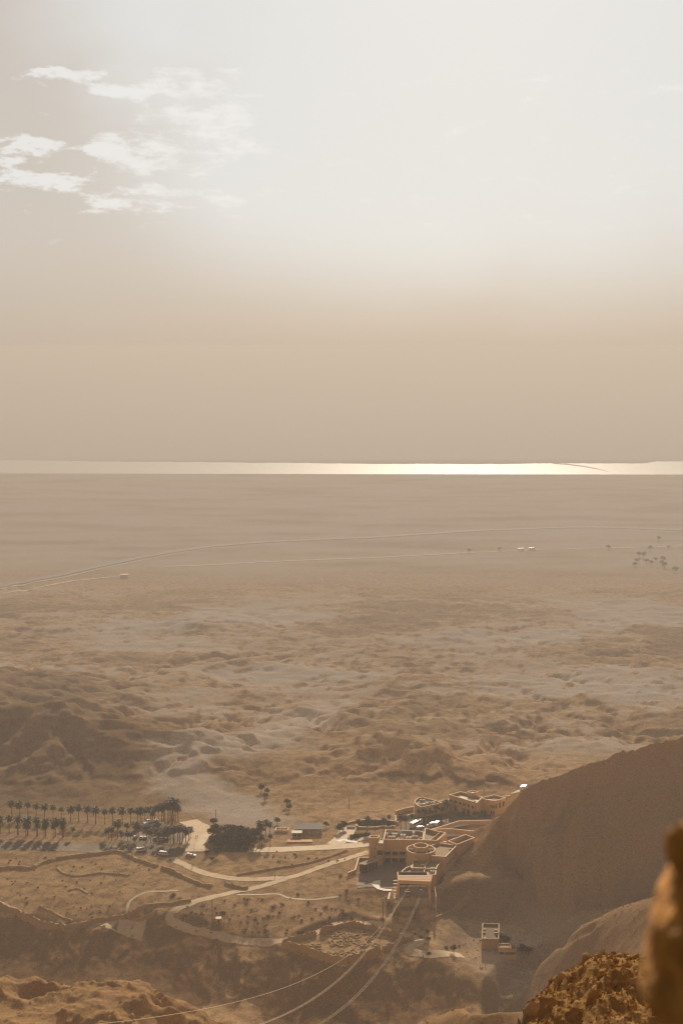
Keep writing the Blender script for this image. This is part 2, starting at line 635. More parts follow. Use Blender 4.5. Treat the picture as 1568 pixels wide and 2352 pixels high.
def simple(name, col, rough=0.85, var=0.18, scale=0.6, bumps=0.0, metal=0.0, fine=8.0, wear=None):
    """a painted / plastered / fabric surface: base colour with uneven weathering"""
    m, t = new_mat(name)
    tc = t.n('ShaderNodeTexCoord').outputs['Object']
    a = t.noise(tc, scale, 5, 0.6)
    b = t.noise(tc, scale*fine, 3, 0.6)
    f = t.m('ADD', t.m('MULTIPLY', a, 0.6), t.m('MULTIPLY', b, 0.4))
    k = t.ss(f, 0.3, 0.7, 1-var, 1+var*0.6)
    c = t.mix(1.0, col, t.n('ShaderNodeCombineXYZ', {0: k, 1: k, 2: k}).outputs[0], 'MULTIPLY')
    if wear:
        c = t.mix(t.ss(a, 0.52, 0.68, 0.0, 0.7), c, wear)
    p = t.n('ShaderNodeBsdfPrincipled', {'Base Color': c, 'Roughness': rough, 'Metallic': metal, 'Specular IOR Level': 0.12})
    if bumps:
        t.set(p.inputs['Normal'], bump(t, b, bumps, 0.1))
    t.n('ShaderNodeOutputMaterial', {'Surface': p.outputs[0]})
    return m


def ground_material():
    m, t = new_mat('desert_ground')
    tc = t.n('ShaderNodeTexCoord').outputs['Object']
    pale = t.n('ShaderNodeAttribute', attribute_name='pale').outputs['Fac']
    dark = t.n('ShaderNodeAttribute', attribute_name='dark').outputs['Fac']
    rust = t.n('ShaderNodeAttribute', attribute_name='rust').outputs['Fac']
    n1 = t.noise(tc, 0.02, 6, 0.6, 0.5)
    n2 = t.noise(tc, 0.16, 6, 0.65, 0.3)
    n3 = t.noise(tc, 1.1, 4, 0.7)
    c = t.mix(n1, (0.45, 0.285, 0.145), (0.57, 0.38, 0.205))
    c = t.mix(t.ss(n2, 0.36, 0.68), c, (0.29, 0.185, 0.10))
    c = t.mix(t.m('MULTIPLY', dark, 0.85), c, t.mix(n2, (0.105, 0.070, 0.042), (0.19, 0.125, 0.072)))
    c = t.mix(t.m('MULTIPLY', rust, 0.9), c, t.mix(n2, (0.27, 0.148, 0.062), (0.43, 0.265, 0.125)))
    pp = t.m('MULTIPLY', pale, t.ss(t.m('ADD', n2, t.m('MULTIPLY', n1, 0.6)), 0.52, 0.92, 0.45, 1.0), None, True)
    c = t.mix(pp, c, t.mix(n3, (0.42, 0.355, 0.30), (0.53, 0.46, 0.395)))
    far_white = t.n('ShaderNodeAttribute', attribute_name='far_white').outputs['Fac']
    k = t.ss(n3, 0.3, 0.72, 0.92, 1.5)
    c = t.mix(1.0, c, t.n('ShaderNodeCombineXYZ', {0: k, 1: k, 2: k}).outputs[0], 'MULTIPLY')
    c = t.mix(far_white, c, t.mix(n1, (0.74, 0.70, 0.64), (0.82, 0.79, 0.74)))
    # scattered small scrub and stones
    v = t.n('ShaderNodeTexVoronoi', {'Scale': 0.35, 'Randomness': 1.0}, feature='F1')
    t.t.links.new(tc, v.inputs['Vector'])
    spot = t.m('MULTIPLY', t.ss(v.outputs['Distance'], 0.10, 0.26, 1.0, 0.0), t.ss(n2, 0.45, 0.6))
    c = t.mix(t.m('MULTIPLY', spot, 0.6), c, (0.11, 0.085, 0.05))
    h = t.m('ADD', t.m('MULTIPLY', n2, 1.4), t.m('MULTIPLY', n3, 0.5))
    nb = bump(t, h, 0.4, 1.0)
    p = t.n('ShaderNodeBsdfDiffuse', {'Color': c, 'Roughness': 0.6, 'Normal': nb})
    t.n('ShaderNodeOutputMaterial', {'Surface': p.outputs[0]})
    return m


def build_ground():
    zf = TZ.astype(np.float32)
    v = np.stack([TX, TY, TZ], -1).reshape(-1, 3).astype(np.float32)
    i = np.arange((NR-1)*(NC-1)); r = i//(NC-1); c = i % (NC-1); a = r*NC+c
    f = np.stack([a, a+1, a+NC+1, a+NC], -1).astype(np.int32)
    me = bpy.data.meshes.new('ground')
    me.vertices.add(len(v)); me.vertices.foreach_set('co', v.ravel())
    me.loops.add(f.size); me.loops.foreach_set('vertex_index', f.ravel())
    me.polygons.add(len(f)); me.polygons.foreach_set('loop_start', np.arange(len(f), dtype=np.int32)*4)
    me.polygons.foreach_set('use_smooth', np.ones(len(f), bool))
    me.update(calc_edges=True)
    gy = np.gradient(TZ, axis=0)/np.gradient(TY, axis=0)
    gx = np.gradient(TZ, axis=1)/np.gradient(TX, axis=1)
    sl = np.hypot(gx, gy)
    # soils: pale marl on flat tops and in the washes, brown gravel on the hills, rusty rock on the near ridges
    bm = sstep(TY, 960, 1120)*(1-sstep(TY, 2050, 2700))
    nz = fbm(TX*0.62+fbm(TX, TY, 120, 4, 0.55, 303)*60, TY*0.8+fbm(TX, TY, 90, 4, 0.55, 304)*40, 210, 7, 0.56, 301)
    left = sstep(TX/TY, -0.02, -0.16)*0
    nd = fbm(TX, TY, 26, 5, 0.6, 305)
    pale = bm*sstep(nz+0.34*nd+0.12-0.35*sstep(sl, 0.10, 0.40), -0.02, 0.15)*(0.6+0.4*sstep(nz, 0.0, 0.4))
    wash = sstep(_area, 3.9, 5.0)*(TY > 930)*(TY < 2300)
    pale = np.maximum(pale, wash*0.75*(1-sstep(sl, 0.2, 0.5)))
    dark = bm*sstep(-nz-0.25*nd+0.35*sstep(sl, 0.2, 0.5), 0.06, 0.40)*0.6
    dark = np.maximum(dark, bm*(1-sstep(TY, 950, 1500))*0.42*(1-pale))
    # brown gravel hills at the left behind the palms
    hl = np.exp(-(((TX+235)/140)**2+((TY-1010)/150)**2))+np.exp(-(((TX+330)/120)**2+((TY-1300)/170)**2))
    hl = np.clip(hl*1.6, 0, 1)
    dark = np.maximum(dark, hl*0.75)
    pale *= (1-0.8*hl)
    # grey wash that comes down between the hills to the road
    wp = spline([hit(*q)[:2] for q in ((575, 1885), (520, 1850), (455, 1815), (415, 1775), (420, 1735), (500, 1712), (600, 1700), (690, 1660), (760, 1620))], 4.0)
    wd = np.full(TX.shape, 1e9)
    for q in wp:
        wd = np.minimum(wd, np.hypot(TX-q[0], (TY-q[1])*0.8))
    wm = 1-sstep(wd+nd*14, 10, 34)
    pale = np.maximum(pale, wm*0.8)
    dark *= (1-wm)
    plain = sstep(TY, 2400, 2900)*(1-sstep(TY, 5600, 6500))
    st = fbm(TX*0.35, TY, 130, 4, 0.5, 310)
    pale = np.maximum(pale, plain*np.clip(0.7+0.8*st, 0.3, 1.0))
    dark = np.maximum(dark, plain*np.clip(0.05-0.9*st, 0, 0.5))
    pale = np.maximum(pale, sstep(TY, 5600, 6200)*0.9)
    far_white = sstep(TY, 5650, 6000)  # pale marl land, whitened further to brighten the haze over it
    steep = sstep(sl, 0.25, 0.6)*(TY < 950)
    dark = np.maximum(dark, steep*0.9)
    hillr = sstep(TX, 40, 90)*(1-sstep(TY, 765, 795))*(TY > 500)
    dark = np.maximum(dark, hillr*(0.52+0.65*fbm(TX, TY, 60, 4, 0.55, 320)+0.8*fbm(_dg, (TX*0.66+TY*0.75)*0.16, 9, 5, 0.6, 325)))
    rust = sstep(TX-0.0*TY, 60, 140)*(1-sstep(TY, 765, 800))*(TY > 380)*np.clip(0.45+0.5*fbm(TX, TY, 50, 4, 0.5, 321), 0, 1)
    rust = np.maximum(rust, (1-sstep(TY, 480, 540))*0.8)
    hol = np.exp(-(((TX-85)/26)**2+((TY-690)/34)**2))  # paler ground round the houses: hazy light painted into the soil colour
    pale = np.maximum(pale, 0.6*hol)
    dark *= (1-0.5*hol)
    rust = np.maximum(rust, np.exp(-CD/22)*1.2)  # orange, less dark tone along the crest paints in its lit edge
    dark *= (1-0.6*np.exp(-CD/30))
    for nm, arr in (('pale', pale), ('dark', dark), ('rust', rust), ('far_white', far_white)):
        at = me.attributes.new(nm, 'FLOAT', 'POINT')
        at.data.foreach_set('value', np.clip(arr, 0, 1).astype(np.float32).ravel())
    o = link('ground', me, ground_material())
    tag(o, 'sandy desert ground falling from the ridges over eroded badlands to the pale plain', kind='structure')
    return o


def build_haze():
    m, t = new_mat('dust_haze')
    v = t.n('ShaderNodeVolumePrincipled', {'Color': HAZE_C, 'Density': HAZE, 'Anisotropy': HAZE_G})
    t.n('ShaderNodeOutputMaterial', {'Volume': v.outputs[0]})
    x, y0, y1, z0, z1 = 22500.0, -60.0, 17100.0, -1.5, CAMZ+12.0
    vs = [(sx*x, yy, zz) for zz in (z0, z1) for yy in (y0, y1) for sx in (-1, 1)]
    fs = [(0, 2, 3, 1), (4, 5, 7, 6), (0, 1, 5, 4), (2, 6, 7, 3), (0, 4, 6, 2), (1, 3, 7, 5)]
    o = mesh_obj('haze', vs, fs, m)
    tag(o, 'brown dust haze lying over the valley and the lake', kind='stuff')


def build_water():
    m, t = new_mat('lake_water')
    tc = t.n('ShaderNodeTexCoord').outputs['Object']
    n = t.noise(tc, 0.02, 4, 0.6)
    p = t.n('ShaderNodeBsdfPrincipled', {'Base Color': (0.50, 0.465, 0.42, 1), 'Roughness': 0.5, 'Specular IOR Level': 0.07, 'IOR': 1.33,
                                         'Normal': bump(t, n, 0.25, 2.0)})
    t.n('ShaderNodeOutputMaterial', {'Surface': p.outputs[0]})
    # straight near shore, ragged far shore
    near = [(-400, 1087.5), (0, 1087.5), (784, 1089), (1568, 1090), (2000, 1090)]
    far = [(-400, 1055), (0, 1056.5), (200, 1059), (400, 1061), (600, 1063), (784, 1064.4), (880, 1065.6), (980, 1065.6), (1080, 1066.2), (1150, 1066),
           (1272, 1064.2), (1390, 1064.6), (1450, 1064.5), (1492, 1063.5), (1500, 1059.5), (1568, 1060), (2000, 1060)]
    rr = random.Random(3)
    vs, fs = [], []
    xs = list(range(-400, 2001, 12))
    j = 0.0
    for x in xs:
        j = 0.6*j+rr.uniform(-0.45, 0.45)
        n0 = np.interp(x, [p[0] for p in near], [p[1] for p in near])
        f0 = np.interp(x, [p[0] for p in far], [p[1] for p in far])+j
        vs += [at_z(x, n0, 0.55), at_z(x, f0, 0.55)]
    for k in range(len(xs)-1):
        fs.append((2*k, 2*k+2, 2*k+3, 2*k+1))
    o = mesh_obj('lake_water', vs, fs, m)
    tag(o, 'pale shining strip of lake water beyond the desert plain', kind='structure')
    # thin mud spit reaching into the water
    sp_ = [(1268, 1064.0, 1065.2), (1300, 1064.6, 1067.4), (1340, 1070, 1072.2), (1380, 1078, 1079.4), (1396, 1083.2, 1083.8)]
    vs = [at_z(a, b, 0.9) for a, b, c in sp_]+[at_z(a, c, 0.9) for a, b, c in sp_]
    n = len(sp_)
    o = mesh_obj('mud_spit', vs, [(k, k+1, n+k+1, n+k) for k in range(n-1)], simple('wet_mud', (0.2, 0.15, 0.11), 0.9))
    tag(o, 'thin brown mud spit reaching into the lake water', kind='structure')


HAZE, HAZE_G, HAZE_C = 0.00023, 0.30, (0.335, 0.317, 0.308, 1)
# ------------------------------------------------------------------ crops of the photograph that positions were read from

def crop(ox, oy, k):
    return lambda a, b: ((ox+a/k)/1.59439, (oy+b/k)/1.59439)


R1 = crop(0, 2850, 2.24); R2 = crop(600, 2850, 2.24); R3 = crop(1250, 2850, 2.24); R4 = crop(1250, 3200, 2.24)
R5 = crop(600, 3200, 2.24); R6 = crop(0, 3150, 2.24); R7 = crop(1700, 3150, 1.96); R8 = crop(600, 3400, 2.24); R9 = crop(1900, 2700, 2.24)
C1 = crop(1280, 2980, 4.9); C2 = crop(1500, 2880, 3.4844); C3 = crop(1280, 3080, 3.92); C4 = crop(1480, 3040, 4.9); C5 = crop(1000, 3350, 2.8); C6 = crop(1720, 3340, 6.5333)
PL = crop(0, 1600, 1.2544); PR = crop(1250, 1600, 1.2544)


def ZP(c, pts, z):
    """plan polygon (x, y) of points seen in crop c, all lying at height z"""
    return [at_z(*c(a, b), z)[:2] for a, b in pts]


def HP(c, pts, y0=380.0):
    return [hit(*c(a, b), y0) for a, b in pts]


# ------------------------------------------------------------------ shape helpers

def spline(P, step):
    P = [np.array(p[:2], float) for p in P]
    if len(P) < 3:
        Q = P
    else:
        Q = []
        E = [2*P[0]-P[1]]+P+[2*P[-1]-P[-2]]
        for i in range(1, len(E)-2):
            a, b, c, d = E[i-1:i+3]
            n = max(2, int(np.hypot(*(c-b))/step))
            for k in range(n):
                t = k/n
                Q.append(0.5*((2*b)+(c-a)*t+(2*a-5*b+4*c-d)*t*t+(3*b-a-3*c+d)*t**3))
        Q.append(P[-1])
    # resample
    Q = np.array(Q)
    L = np.concatenate([[0], np.cumsum(np.hypot(*np.diff(Q, axis=0).T))])
    n = max(2, int(L[-1]/step)+1)
    s = np.linspace(0, L[-1], n)
    return np.stack([np.interp(s, L, Q[:, 0]), np.interp(s, L, Q[:, 1])], -1)


def normals2(Q):
    T = np.gradient(Q, axis=0)
    T /= np.maximum(np.hypot(T[:, 0], T[:, 1])[:, None], 1e-9)
    return np.stack([-T[:, 1], T[:, 0]], -1)


def ribbon(name, P, w, mat, label, dz=0.12, step=3.0, jit=0.0, seed=0, cols=5):
    """a road or path laid on the ground"""
    Q = spline(P, step); N = normals2(Q)
    rr = random.Random(seed)
    vs, fs = [], []
    for i, (q, n) in enumerate(zip(Q, N)):
        wl = w*0.5*(1+rr.uniform(-jit, jit)); wr = w*0.5*(1+rr.uniform(-jit, jit))
        for k in range(cols):
            f = -wl+(wl+wr)*k/(cols-1)
            x, y = q[0]+n[0]*f, q[1]+n[1]*f
            vs.append((x, y, float(gz(x, y))+dz))
    for i in range(len(Q)-1):
        for k in range(cols-1):
            a = i*cols+k
            fs.append((a+1, a, a+cols, a+cols+1))
    o = mesh_obj(name, vs, fs, mat, smooth=True)
    tag(o, label, kind='structure')
    return o


def pad(name, poly, mat, label, dz=0.1, z=None, grid=3.0, kind='structure'):
    """a surfaced area laid on the ground (fan of cells clipped to the outline)"""
    bm = bmesh.new()
    vs = [bm.verts.new((x, y, 0)) for x, y in [p[:2] for p in poly]]
    f = bm.faces.new(vs)
    bm.normal_update()
    if f.normal.z < 0:
        f.normal_flip()
    xs = [p[0] for p in poly]; ys = [p[1] for p in poly]
    if z is None:
        for ax, lo, hi in ((0, min(xs), max(xs)), (1, min(ys), max(ys))):
            c = lo+grid
            while c < hi:
                no = (1, 0, 0) if ax == 0 else (0, 1, 0)
                co = (c, 0, 0) if ax == 0 else (0, c, 0)
                bmesh.ops.bisect_plane(bm, geom=bm.verts[:]+bm.edges[:]+bm.faces[:], plane_co=co, plane_no=no)
                c += grid
        for v in bm.verts:
            v.co.z = float(gz(v.co.x, v.co.y))+dz
    else:
        for v in bm.verts:
            v.co.z = z
    me = bpy.data.meshes.new(name)
    bm.to_mesh(me); bm.free()
    o = link(name, me, mat)
    tag(o, label, kind=kind)
    return o


def rubble_line(name, P, w, h, mat, label, cat='ruined wall', group=None, step=1.5, seed=0, parent=None, sink=0.3):
    """an ancient wall tumbled into a bank of stones"""
    Q = spline(P, step); N = normals2(Q)
    rr = random.Random(seed)
    prof = [(-1.0, -sink), (-0.55, 0.55), (-0.2, 1.0), (0.2, 1.0), (0.55, 0.5), (1.0, -sink)]
    vs, fs = [], []
    n = len(prof)
    hh = 1.0
    for i, (q, nn) in enumerate(zip(Q, N)):
        hh = 0.7*hh+0.3*rr.uniform(0.55, 1.35)
        for (u, v) in prof:
            f = u*w*0.5*rr.uniform(0.85, 1.2)
            x, y = q[0]+nn[0]*f, q[1]+nn[1]*f
            zz = float(gz(x, y))
            vs.append((x, y, zz+(v*h*hh*rr.uniform(0.82, 1.12) if v > 0 else v)))
    for i in range(len(Q)-1):
        for k in range(n-1):
            a = i*n+k
            fs.append((a+1, a, a+n, a+n+1))
    fs.append(tuple(range(n))); fs.append(tuple(reversed(range((len(Q)-1)*n, len(Q)*n))))
    o = mesh_obj(name, vs, fs, mat, parent)
    if parent is None:
        tag(o, label, cat, group)
    return o


def area2(P):
    return 0.5*sum(P[i][0]*P[(i+1) % len(P)][1]-P[(i+1) % len(P)][0]*P[i][1] for i in range(len(P)))


def ccw(P):
    P = [tuple(p[:2]) for p in P]
    return P if area2(P) > 0 else P[::-1]


def inset(P, d):
    out = []
    n = len(P)
    for i in range(n):
        p0, p1, p2 = (np.array(P[(i-1) % n]), np.array(P[i]), np.array(P[(i+1) % n]))
        a = (p1-p0)/max(np.hypot(*(p1-p0)), 1e-9); b = (p2-p1)/max(np.hypot(*(p2-p1)), 1e-9)
        na, nb = np.array((-a[1], a[0])), np.array((-b[1], b[0]))
        m = na+nb
        k = max(float(m@na), 0.35)
        out.append(tuple(p1+m*(d/k)))
    return out


def ring_mesh(P, t, z0, z1, zin=None):
    """upright ring of walling round plan P: outer face z0..z1, inner face zin..z1"""
    P = ccw(P); I = inset(P, t); n = len(P)
    zin = z0 if zin is None else zin
    vs = [(x, y, z0) for x, y in P]+[(x, y, z1) for x, y in P]+[(x, y, z1) for x, y in I]+[(x, y, zin) for x, y in I]
    fs = []
    for i in range(n):
        j = (i+1) % n
        fs += [(i, j, n+j, n+i), (n+i, n+j, 2*n+j, 2*n+i), (2*n+i, 2*n+j, 3*n+j, 3*n+i), (3*n+i, 3*n+j, j, i)]
    return vs, fs


def prism_mesh(P, z0, z1):
    P = ccw(P); n = len(P)
    vs = [(x, y, z0) for x, y in P]+[(x, y, z1) for x, y in P]
    fs = [(i, (i+1) % n, n+(i+1) % n, n+i) for i in range(n)]+[tuple(range(n, 2*n)), tuple(reversed(range(n)))]
    return vs, fs


def add(root, name, vf, mat, label=None):
    vs, fs = vf
    o = root.location
    base = root
    off = Vector((0, 0, 0))
    while base is not None:
        off += base.location
        base = base.parent
    ob = mesh_obj(name, [(v[0]-off.x, v[1]-off.y, v[2]-off.z) for v in vs], fs, mat, root)
    if label:
        ob['label'] = label
    return ob


def box_mesh(c, sx, sy, sz, rz=0.0, z0=None):
    """box centred on c in plan, standing on z0"""
    ca, sa = math.cos(rz), math.sin(rz)
    z0 = c[2] if z0 is None else z0
    vs = []
    for zz in (z0, z0+sz):
        for a, b in ((-1, -1), (1, -1), (1, 1), (-1, 1)):
            u, v = a*sx/2, b*sy/2
            vs.append((c[0]+u*ca-v*sa, c[1]+u*sa+v*ca, zz))
    return vs, [(0, 1, 5, 4), (1, 2, 6, 5), (2, 3, 7, 6), (3, 0, 4, 7), (4, 5, 6, 7), (3, 2, 1, 0)]


def join(*parts):
    V, F = [], []
    for vs, fs in parts:
        k = len(V)
        V += list(vs)
        F += [tuple(i+k for i in f) for f in fs]
    return V, F


def block(root, P, z0, ztop, par=1.0, t=0.45, wm='plaster', rm='roof_felt', cm='coping', name='wall'):
    """flat-roofed block with parapet: walls, coping, roof deck as parts"""
    P = ccw(P)
    add(root, name, ring_mesh(P, t, z0, ztop, ztop-par-0.3), M[wm])
    add(root, 'roof', prism_mesh(inset(P, t-0.05), ztop-par-0.25, ztop-par), M[rm])
    O = inset(P, -0.07)
    vs, fs = ring_mesh(O, t+0.14, ztop+0.003, ztop+0.16)
    add(root, 'coping', (vs, fs), M[cm])


def cyl_mesh(c, r, z0, z1, n=20, r1=None, cap=True):
    r1 = r if r1 is None else r1
    vs = [(c[0]+r*math.cos(2*math.pi*i/n), c[1]+r*math.sin(2*math.pi*i/n), z0) for i in range(n)]
    vs += [(c[0]+r1*math.cos(2*math.pi*i/n), c[1]+r1*math.sin(2*math.pi*i/n), z1) for i in range(n)]
    fs = [(i, (i+1) % n, n+(i+1) % n, n+i) for i in range(n)]
    if cap:
        fs += [tuple(range(n, 2*n)), tuple(reversed(range(n)))]
    return vs, fs


def tube_mesh(P, r, n=6):
    P = [Vector(p) for p in P]
    vs, fs = [], []
    for i, p in enumerate(P):
        t = (P[min(i+1, len(P)-1)]-P[max(i-1, 0)]).normalized()
        s = t.cross(Vector((0, 0, 1)))
        s = s.normalized() if s.length > 1e-4 else Vector((1, 0, 0))
        u = s.cross(t)
        rr = r[i] if isinstance(r, (list, tuple)) else r
        for k in range(n):
            a = 2*math.pi*k/n
            q = p+s*(rr*math.cos(a))+u*(rr*math.sin(a))
            vs.append(tuple(q))
    for i in range(len(P)-1):
        for k in range(n):
            a, b = i*n+k, i*n+(k+1) % n
            fs.append((a, b, b+n, a+n))
    fs += [tuple(reversed(range(n))), tuple(range((len(P)-1)*n, len(P)*n))]
    return vs, fs


def window(root, A, B, s, z, w, h, frame='frame', pane='dark_glass', name='window', proud=0.1):
    """window s metres along the wall that runs A -> B (outside to the right), sill at z"""
    A = np.array(A[:2]); B = np.array(B[:2])
    d = (B-A)/np.hypot(*(B-A)); n = np.array((d[1], -d[0]))
    c = A+d*s
    rz = math.atan2(d[1], d[0])
    f = 0.14
    bars = []
    for (u, zz, bw, bh) in ((-w/2-f/2, z-f, f, h+2*f), (w/2+f/2, z-f, f, h+2*f), (0, z-f, w, f), (0, z+h, w, f)):
        q = c+d*u+n*(proud/2)
        bars.append(box_mesh((q[0], q[1], 0), bw, proud+0.02, bh, rz, zz))
    fr = add(root, name, join(*bars), M[frame])
    q = c+n*0.02
    add(fr, 'pane', box_mesh((q[0], q[1], 0), w-0.004, 0.05, h-0.004, rz, z+0.002), M[pane])
    return fr


M = {}
ORD = ['first', 'second', 'third', 'fourth', 'fifth', 'sixth', 'seventh', 'eighth', 'ninth', 'tenth', 'eleventh', 'twelfth', 'thirteenth', 'fourteenth', 'fifteenth', 'sixteenth', 'seventeenth', 'eighteenth', 'nineteenth', 'twentieth',
       'twenty-first', 'twenty-second', 'twenty-third', 'twenty-fourth', 'twenty-fifth', 'twenty-sixth', 'twenty-seventh', 'twenty-eighth', 'twenty-ninth', 'thirtieth']


def glossy(name, col, rough=0.15, metal=0.0):
    m, t = new_mat(name)
    tc = t.n('ShaderNodeTexCoord').outputs['Object']
    a = t.noise(tc, 0.8, 3, 0.6)
    c = t.mix(a, tuple(v*0.85 for v in col), tuple(min(1, v*1.12) for v in col))
    p = t.n('ShaderNodeBsdfPrincipled', {'Base Color': c, 'Roughness': t.ss(a, 0.3, 0.7, rough*0.8, rough*1.3), 'Metallic': metal})
    t.n('ShaderNodeOutputMaterial', {'Surface': p.outputs[0]})
    return m


def build_materials():
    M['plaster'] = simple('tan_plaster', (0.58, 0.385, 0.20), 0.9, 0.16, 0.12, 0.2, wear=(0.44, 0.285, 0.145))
    M['plaster_shade'] = simple('shaded_brown_plaster', (0.36, 0.25, 0.145), 0.9, 0.16, 0.2, 0.2)  # darkened copy of the plaster: shade painted into recesses, also browner walls
    M['coping'] = simple('pale_stone_coping', (0.68, 0.53, 0.36), 0.85, 0.12, 0.4, 0.2)
    M['roof_felt'] = simple('brown_roof_deck', (0.33, 0.235, 0.145), 0.95, 0.2, 0.15, 0.3, wear=(0.27, 0.19, 0.12))
    M['roof_pale'] = simple('pale_roof_sheet', (0.66, 0.58, 0.47), 0.8, 0.15, 0.2, 0.2, wear=(0.5, 0.42, 0.33))
    M['paving'] = simple('grey_paving', (0.24, 0.185, 0.13), 0.9, 0.2, 0.2, 0.3)
    M['pale_paving'] = simple('pale_paving', (0.78, 0.71, 0.61), 0.8, 0.1, 0.3, 0.2)
    M['asphalt'] = simple('asphalt', (0.17, 0.125, 0.085), 0.95, 0.25, 0.06, 0.3, wear=(0.25, 0.185, 0.12))
    M['track'] = simple('packed_track', (0.58, 0.43, 0.275), 0.95, 0.28, 0.22, 0.3, wear=(0.42, 0.295, 0.175))
    M['pale_road'] = simple('pale_road', (0.62, 0.48, 0.33), 0.9, 0.22, 0.2, 0.2, wear=(0.47, 0.355, 0.235))
    M['far_track'] = simple('far_track', (0.52, 0.42, 0.30), 0.95, 0.2, 0.02, wear=(0.40, 0.30, 0.2))
    M['rubble'] = simple('wall_rubble', (0.38, 0.25, 0.13), 0.95, 0.3, 0.5, 0.6, wear=(0.27, 0.175, 0.09))
    M['camp'] = simple('camp_wall_stone', (0.37, 0.24, 0.115), 0.95, 0.3, 0.5, 0.6, wear=(0.28, 0.175, 0.08))
    M['frame'] = simple('window_frame', (0.40, 0.29, 0.18), 0.7, 0.1, 0.5)
    M['dark_glass'] = glossy('dark_glass', (0.035, 0.028, 0.022), 0.12)
    M['dark'] = simple('dark_metal', (0.06, 0.048, 0.038), 0.7, 0.2, 0.5)
    M['white_metal'] = simple('white_metal', (0.60, 0.53, 0.44), 0.9, 0.15, 0.7)
    M['grey_metal'] = simple('grey_metal', (0.34, 0.30, 0.25), 0.9, 0.2, 0.7)
    M['concrete'] = simple('concrete', (0.38, 0.31, 0.235), 0.9, 0.2, 0.3, 0.3)
    M['cable'] = simple('steel_cable', (0.52, 0.40, 0.26), 0.6, 0.1, 0.5)
    M['wood'] = simple('pole_wood', (0.11, 0.08, 0.052), 0.9, 0.25, 1.0)
    M['bark'] = simple('bark', (0.14, 0.098, 0.062), 0.95, 0.3, 1.0, 0.5)
    M['palm_leaf'] = simple('palm_leaf', (0.075, 0.066, 0.03), 0.75, 0.4, 0.5)
    M['leaf'] = simple('tree_leaf', (0.062, 0.054, 0.026), 0.8, 0.45, 0.5)
    M['leaf_green'] = simple('hedge_leaf', (0.070, 0.068, 0.032), 0.8, 0.45, 0.6)
    M['dry_leaf'] = simple('dry_shrub_leaf', (0.19, 0.135, 0.07), 0.9, 0.4, 0.6)
    M['car_white'] = glossy('white_car_paint', (0.62, 0.57, 0.51), 0.5)
    M['car_grey'] = glossy('grey_car_paint', (0.22, 0.20, 0.18), 0.45)
    M['car_dark'] = glossy('dark_car_paint', (0.05, 0.044, 0.04), 0.4)
    M['car_sand'] = glossy('yellow_car_paint', (0.55, 0.40, 0.14), 0.5)
    M['tyre'] = simple('tyre', (0.03, 0.027, 0.024), 0.9, 0.2, 1.0)
    M['skin'] = simple('skin', (0.36, 0.22, 0.14), 0.7, 0.1, 2.0)
    M['cloth_dark'] = simple('dark_cloth', (0.05, 0.04, 0.035), 0.9, 0.2, 2.0)
# ------------------------------------------------------------------ level ground for what is built, and the gully
ZPL = 169.0
HOT = 168.0
plaza_poly = ZP(R3, [(128, 900), (150, 770), (250, 690), (330, 655), (515, 640), (540, 700), (500, 800), (470, 870), (420, 905), (240, 890)], ZPL)
level(plaza_poly, ZPL, 6, 0.3)
level(ZP(R3, [(225, 640), (340, 600), (860, 500), (1090, 490), (790, 760), (760, 890), (470, 870)], ZPL), ZPL, 5, 0.8)
court_poly = ZP(R3, [(450, 420), (590, 330), (880, 280), (1230, 300), (1230, 335), (960, 340), (740, 405), (690, 420), (560, 440)], HOT)
level(court_poly, HOT, 10, 0.3)
level(ZP(C2, [(60, 330), (150, 360), (430, 270), (860, 400), (1040, 400), (1260, 260), (1260, 170), (900, 190), (400, 200), (100, 240)], HOT), HOT, 8, 0.6)
level([at_z(*p, 158.0)[:2] for p in ((1095, 2125), (1160, 2125), (1200, 2190), (1195, 2212), (1135, 2212), (1095, 2185))], 158.0, 26, 0.0)
level([at_z(*p, 162.0)[:2] for p in ((650, 2168), (790, 2218), (938, 2155), (810, 2112))], 162.0, 6, 0.0)
level(ZP(R1, [(-300, 505), (0, 508), (600, 536), (1090, 556), (1100, 590), (800, 590), (250, 612), (-300, 612)], 165.6), 165.6, 8, 0.0)
# the dry gully below the two houses
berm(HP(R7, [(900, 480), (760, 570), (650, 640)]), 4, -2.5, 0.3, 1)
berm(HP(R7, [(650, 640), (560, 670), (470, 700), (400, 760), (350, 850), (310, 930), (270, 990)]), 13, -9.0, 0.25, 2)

build_materials()
ground = build_ground()
build_haze()
build_water()

# ------------------------------------------------------------------ roads and paved areas
ribbon('asphalt_road', HP(R1, [(-420, 548), (0, 550), (300, 556), (600, 566), (900, 572), (1100, 578), (1290, 585)])+HP(R2, [(40, 610), (150, 600)]), 15, M['asphalt'],
       'broad grey asphalt road running along the palm rows', 0.10, 4, 0.03, 1)
ribbon('asphalt_road', HP(R2, [(60, 595), (260, 592), (420, 588), (560, 590), (690, 589), (880, 588)]), 7.5, M['asphalt'], 'stretch of road below the grove, darkened for the shade of trees', 0.13, 3, 0.03, 2)  # dark surface carries the shade of the grove in its colour
ribbon('pale_road', HP(R2, [(690, 590), (880, 587), (1200, 574), (1400, 563), (1568, 552)])+HP(R3, [(225, 536)]), 8.5, M['pale_road'], 'pale road leading from the grove to the visitor buildings', 0.16, 3, 0.02, 3)
ribbon('pale_road', HP(R2, [(255, 600), (258, 565), (235, 520), (270, 478), (330, 445), (300, 405), (250, 380), (200, 350)]), 12, M['track'], 'winding pale road climbing past the car park', 0.15, 2.5, 0.05, 4)
ribbon('pale_road', HP(R2, [(290, 585), (300, 545), (325, 500), (350, 460)]), 5, M['pale_road'], 'pale paved strip beside the winding road', 0.20, 2.5, 0.03, 5)
